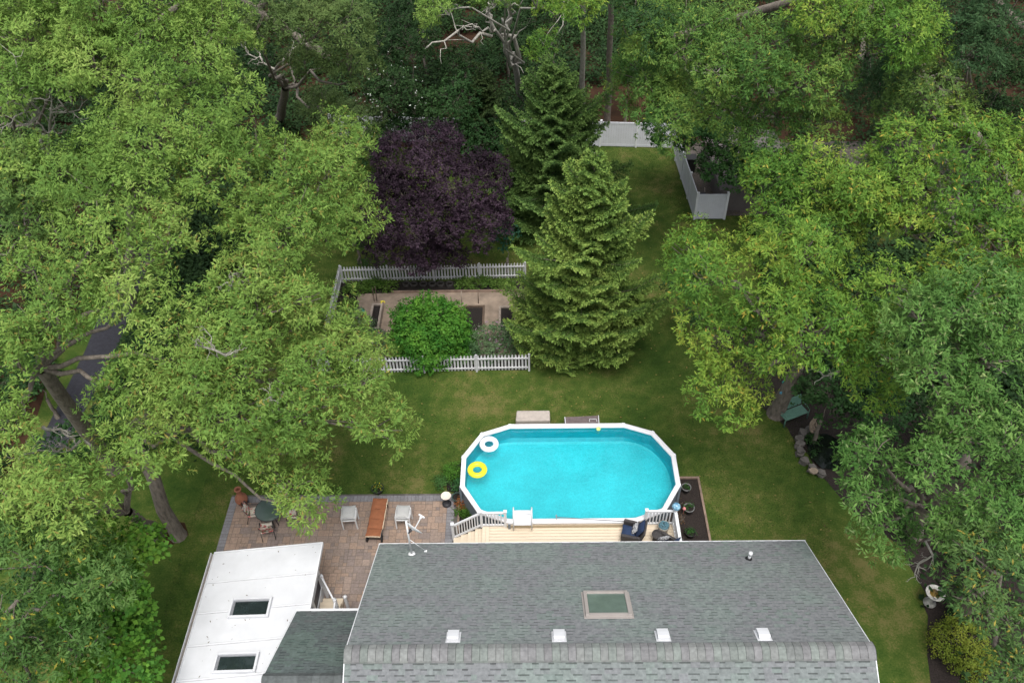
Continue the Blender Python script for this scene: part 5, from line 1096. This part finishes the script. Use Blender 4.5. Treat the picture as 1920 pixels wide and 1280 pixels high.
for k, (px_, py_, rx, lb) in enumerate(((672,546,.8,'leafy plants at the left end of the back flower bed'),(700,540,.7,'leafy plants in front of the back picket fence near the raised bed stakes'),(728,541,.55,'low plants just left of the hexagonal rings'),(868,536,.5,'low plants right of the hexagonal rings'),(900,534,.9,'leafy plants at the right end of the back flower bed'),(655,580,.6,'green plants along the left picket fence'),(945,540,.7,'leafy plants where the back picket fence meets the spruce'))):
    shrub('border_plant', lb, 'plant', at(px_,py_), (rx,.45,.35), [(.05,.12,.02),(.09,.17,.03),(.14,.22,.05)], 320+k, lr=.2, size=.11, wid=.34, dens=60, zoff=.4)
p = at(682,512); shrub('climbing_plant','dark creeper climbing the back picket fence','climber', (p.x,p.y+.05,.3), (.35,.16,.5), MID, 330, lr=.18, size=.09, dens=70)
# planting beside the pool
for k, (px_, py_, R3, pal, lb) in enumerate(((851,893,(.42,.42,.5),[(.07,.19,.025),(.11,.25,.035)],'fresh green bush by the left end of the pool'),(858,912,(.33,.33,.35),[(.04,.13,.04),(.06,.16,.05)],'dark green bush between the fresh green bush and the patio'),(827,912,(.26,.34,.4),[(.05,.13,.03),(.08,.18,.05)],'thin green plant at the corner of the patio'))):
    shrub('garden_bush', lb, 'bush', at(px_,py_), R3, pal, 340+k, lr=.16, size=.07, wid=.3, dens=110)
p = at(867,948); shrub('red_leaved_plant','red and orange leaved plant beside the deck steps','plant', p, (.26,.26,.35), [(.10,.08,.02),(.26,.09,.03),(.32,.14,.05)], 345, lr=.12, size=.06, dens=130)
g = np.random.default_rng(9); p = at(872,965); K = 260; P = np.array([p.x,p.y,.02])+np.c_[g.normal(size=(K,2))*np.array([.22,.10]), np.zeros(K)]; D = unit(np.c_[g.normal(size=(K,2))*.55, np.ones(K)]); l = D*g.uniform(.3,.6,(K,1)); s_ = unit(np.cross(D, g.normal(size=(K,3))))*.012
V = np.stack([P-s_, P+s_, P+l*.7+s_*.8-np.array([0,0,.03]), P+l*.7-s_*.8-np.array([0,0,.03])],1).reshape(-1,3); o = thing('ornamental_grass','tuft of bright ornamental grass beside the stair railing','plant',p); np_mesh('blades', V, np.arange(len(V)).reshape(-1,4), np.tile([[.09,.20,.035]],(K,1))*g.uniform(.6,1.3,(K,1)), 'leaf', o, Vector((p.x,p.y,0)))
# pots
def pot(label, px_, py_, r_, h, m_, pal, seed, R3, flowers=None, z=0, soil=True):
    p = at(px_,py_,z); o = thing('potted_plant', label, 'potted plant', p, group='potted plants round pool and patio')
    b_ = MB(); b_.lathe([(0,0),(r_*.72,0),(r_*.95,h*.85),(r_*1.05,h*.86),(r_*1.06,h),(r_*.92,h),(r_*.88,h*.85)], (0,0,0), 22); b_.build('pot', m_, o)
    b_ = MB(); b_.lathe([(r_*.9,h*.86),(0,h*.88)], (0,0,0), 16); b_.build('soil', 'soil', o)
    g = np.random.default_rng(seed); (V, Q, C), lb = crown([((0,0,h+R3[2]*.4), R3)], .1, g, pal, dens=150, n=6, size=.06, wid=.3, shape='plain', csc=4, spacing=.11)
    np_mesh('plant', V, Q, C, 'leaf', o)
    if flowers: 
        P = unit(g.normal(size=(flowers[1],3))+np.array([0,0,1.]))*np.array(R3)+np.array([0,0,h+R3[2]*.45]); V, Q, C = leaves(P, unit(P), 5, .035, .5, flowers[0], g, droop=0, shape='plain', jit=.006); np_mesh('flowers', V, Q, C, 'leaf', o)
    return o
GR = [(.03,.10,.02),(.05,.15,.03)]
pot('dark round pot of yellow flowers on the lawn edge above the rust chaise', 709,921, .26,.26,'pot_black', [(.06,.14,.03),(.12,.20,.04)], 401, (.20,.20,.16), ([(.6,.5,.05)],16))
pot('grey pot with green plant at the far end of the mulch bed', 1285,921, .20,.34,'pot_grey', GR, 402, (.14,.14,.16))
pot('grey pot with a pink flower in the middle of the mulch bed', 1290,960, .22,.36,'pot_grey', GR, 403, (.16,.16,.18))
pot('black pot with dark green plant at the near end of the mulch bed', 1293,1004, .21,.28,'pot_black', GR, 404, (.15,.15,.16))
pot('empty looking green glazed pot beside the deck steps', 858,938, .22,.30,'pot_green', [(.02,.05,.02)], 405, (.05,.05,.03))
p = at(1283,953,.45); b_ = MB(); b_.tube([(0,0,-.40),(0,0,-.05)], .008, 6); b_.lathe([(0,-.08),(.06,-.05),(.075,0),(.05,.06),(0,.09)], (0,0,0), 12); o = b_.build('garden_ornament','pink'); o.location = p; tag(o, 'pink garden ornament on a stick beside the middle pot of the mulch bed', 'ornament')
for k, (px_, py_, lb, pal) in enumerate(((1272,948,'wispy brown stems behind the blue globe',[(.16,.10,.05),(.10,.12,.04)]),(1277,975,'low orange tinted plant near the corner of the deck railing',[(.30,.12,.05),(.12,.10,.04)]))):
    shrub('wispy_plant', lb, 'plant', at(px_,py_), (.28,.28,.28), pal, 410+k, lr=.12, size=.05, wid=.2, dens=28, gap=.5)
p = at(1800,1225); shrub('boxwood_shrub','rounded yellow green shrub in the mulch at the bottom right','shrub', p, (1.15,1.2,.95), [(.10,.16,.02),(.17,.22,.03),(.24,.25,.04)], 420, lr=.38, size=.07, wid=.34, dens=110, zoff=.5)
shrub('pond_plant','leafy water plant at the edge of the stone pond','plant', at(1521,827), (.3,.3,.25), MID+[(.06,.15,.05)], 421, lr=.14, size=.1, wid=.4, dens=70); shrub('pond_plant','smaller water plant near the pale pond stone','plant', at(1524,852), (.22,.22,.18), MID+[(.06,.15,.05)], 422, lr=.12, size=.09, wid=.4, dens=70)
for k, (px_, py_) in enumerate(((1785,1030),(1690,960))): shrub('ground_plant', ['small dark plant in the mulch above the large bird bath','small dark plant in the mulch below the blue green oak branches'][k], 'plant', at(px_,py_), (.4,.4,.3), DARKU, 430+k, lr=.2, size=.09, dens=40)
p = at(1472,725,2.1); fish(at(1467,724,2.15)+Vector((0,-.36,0)), rad(10), 'blue_paint', 'stone_light', 'blue and white striped fish plaque, the lower one on the oak trunk'); fish(at(1470,704,2.75)+Vector((.02,-.34,0)), rad(20), 'teal_paint', 'teal_paint', 'teal fish plaque, the upper one on the oak trunk')

# more of the wood behind: copies of three of the oaks
roots = [o for o in COL.objects if o.name.startswith('oak_tree') and o.parent is None]
def find(lb): return [o for o in roots if lb in o['label']][0]
src = [find('isolated rounded'), find('light green oak against'), find('low dark green')]
spots = [(-34,58),(-24,66),(-8,70),(2,76),(9,64),(17,74),(26,62),(34,50),(40,66),(-42,72),(-14,62),(30,36),(36,24),(-36,42),(-34,26),(-33,14)]
rr_ = random.Random(77)
names = ['beyond the top left corner','behind the pale upright trunk','behind the dead branch','at the top centre of the wood','between the two pale trunks and the white fence','behind the large bright oak','behind the top right clearing','right of the dark blue green oak','in the far top right','in the far top left','left behind the forked oak','right of the yellow green oak','right of the blue green oak','left of the top left oak','left of the leaning trunk oak','left of the bottom left oak']
for (x, y), nm_ in zip(spots, names):
    s = src[rr_.randrange(2)]; c = copy_tree(s); c.location = (x, y, 0); c.rotation_euler = (0,0,rr_.uniform(0,6.28)); k = rr_.uniform(.95,1.25); c.scale = (k,k,k); c['label'] = 'background oak '+nm_; c['group'] = 'oaks of the wood round the garden'
# undergrowth over the floor of the wood
g = np.random.default_rng(55); Ps = []
for x0, x1, y0, y1, n_ in ((-34,16,51,80,26000),(16,50,38,80,14000),(-50,-22.6,12,60,18000),(-20.4,-16,24,46,3500),(13,24,27,40,6000),(20,50,10,30,5000),(-23,-13,24,50,3000),(15,40,8,36,3500)):
    X = g.uniform(x0,x1,n_); Y = g.uniform(y0,y1,n_); k = (np.sin(X*.9+np.sin(Y*.7)*2)*np.sin(Y*.8+np.sin(X*.5)*2)+g.normal(size=n_)*.35) > -.3; k &= ~((X > 2.5) & (X < 9.5) & (Y < 58)); k &= ~((X > -7) & (X < -3) & (Y > 62) & (Y < 67)); Ps.append(np.c_[X[k],Y[k],g.uniform(.05,1.1,k.sum())])
P = np.concatenate(Ps); k = ~((P[:,0] > -23.4) & (P[:,0] < -19.8) & (P[:,1] > 24) & (P[:,1] < 43)); P = P[k]
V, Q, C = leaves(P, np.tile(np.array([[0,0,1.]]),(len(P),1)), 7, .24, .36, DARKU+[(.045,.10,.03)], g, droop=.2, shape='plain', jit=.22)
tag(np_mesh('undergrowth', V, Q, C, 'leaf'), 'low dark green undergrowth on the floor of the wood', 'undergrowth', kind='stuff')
# lawn grass blades
g = np.random.default_rng(77)
def grass(n_, x0, x1, y0, y1, excl):
    X = g.uniform(x0, x1, n_); Y = g.uniform(y0, y1, n_); keep = np.ones(n_, bool)
    for a, b, c, d in excl: keep &= ~((X > a) & (X < b) & (Y > c) & (Y < d))
    keep &= ~(((X-PC.x)/4.75)**4+((Y-PC.y)/2.75)**4 < 1); return X[keep], Y[keep]
X, Y = grass(260000, -14, 13, 12.5, 50, [(PX0-.05,PX1+.05,0,PY1+.03),(-5.2,bx1+.05,0,by1+.05),(G0.x-.1,G1.x,F0.y,G0.y)])
keep = X < 12.0+0.12*(Y-16); X, Y = X[keep], Y[keep]; K = len(X)
an = g.uniform(0,6.28,K); hh = g.uniform(.025,.06,K); ww = g.uniform(.008,.016,K); dx, dy = np.cos(an)*ww, np.sin(an)*ww; lx, ly = g.normal(size=K)*.02, g.normal(size=K)*.02
V = np.stack([np.c_[X-dx,Y-dy,np.zeros(K)], np.c_[X+dx,Y+dy,np.zeros(K)], np.c_[X+lx,Y+ly,hh]],1).reshape(-1,3)
t = .5+.5*np.sin(X*1.1+2*np.sin(Y*.6))*np.sin(Y*.9+1.5*np.sin(X*.7)); t = np.clip(t*.7+.3*g.random(K)+g.normal(size=K)*.1,0,1)[:,None]
C = np.array([[.034,.072,.014]])*(1-t)+np.array([[.095,.112,.030]])*t
o = np_mesh('grass', V, np.arange(len(V)).reshape(-1,3), C, 'grassblade', nside=3); tag(o, 'short green and olive lawn grass', 'grass', kind='stuff')

# fallen leaves on the lawn
K = 900; X = g.uniform(-13,13,K); Y = g.uniform(13,45,K); kp = ~((X > PX0) & (X < PX1) & (Y < PY1)) & ~((X > -5.3) & (X < bx1) & (Y < by1)) & ~((X > G0.x) & (X < G1.x) & (Y > F0.y) & (Y < G0.y)) & ~(((X-PC.x)/4.8)**4+((Y-PC.y)/2.8)**4 < 1)
P = np.c_[X[kp],Y[kp],np.full(kp.sum(),.055)]; V, Q, C = leaves(P, np.tile(np.array([[0,0,1.]]),(len(P),1)), 1, .11, .3, [(.20,.13,.05),(.26,.22,.07),(.12,.08,.04)], g, droop=0, el=(0,.2), shape='plain', jit=.01)
tag(np_mesh('fallen_leaves', V, Q, C, 'leaf'), 'fallen dry leaves scattered thinly over the lawn', 'leaf litter', kind='stuff')
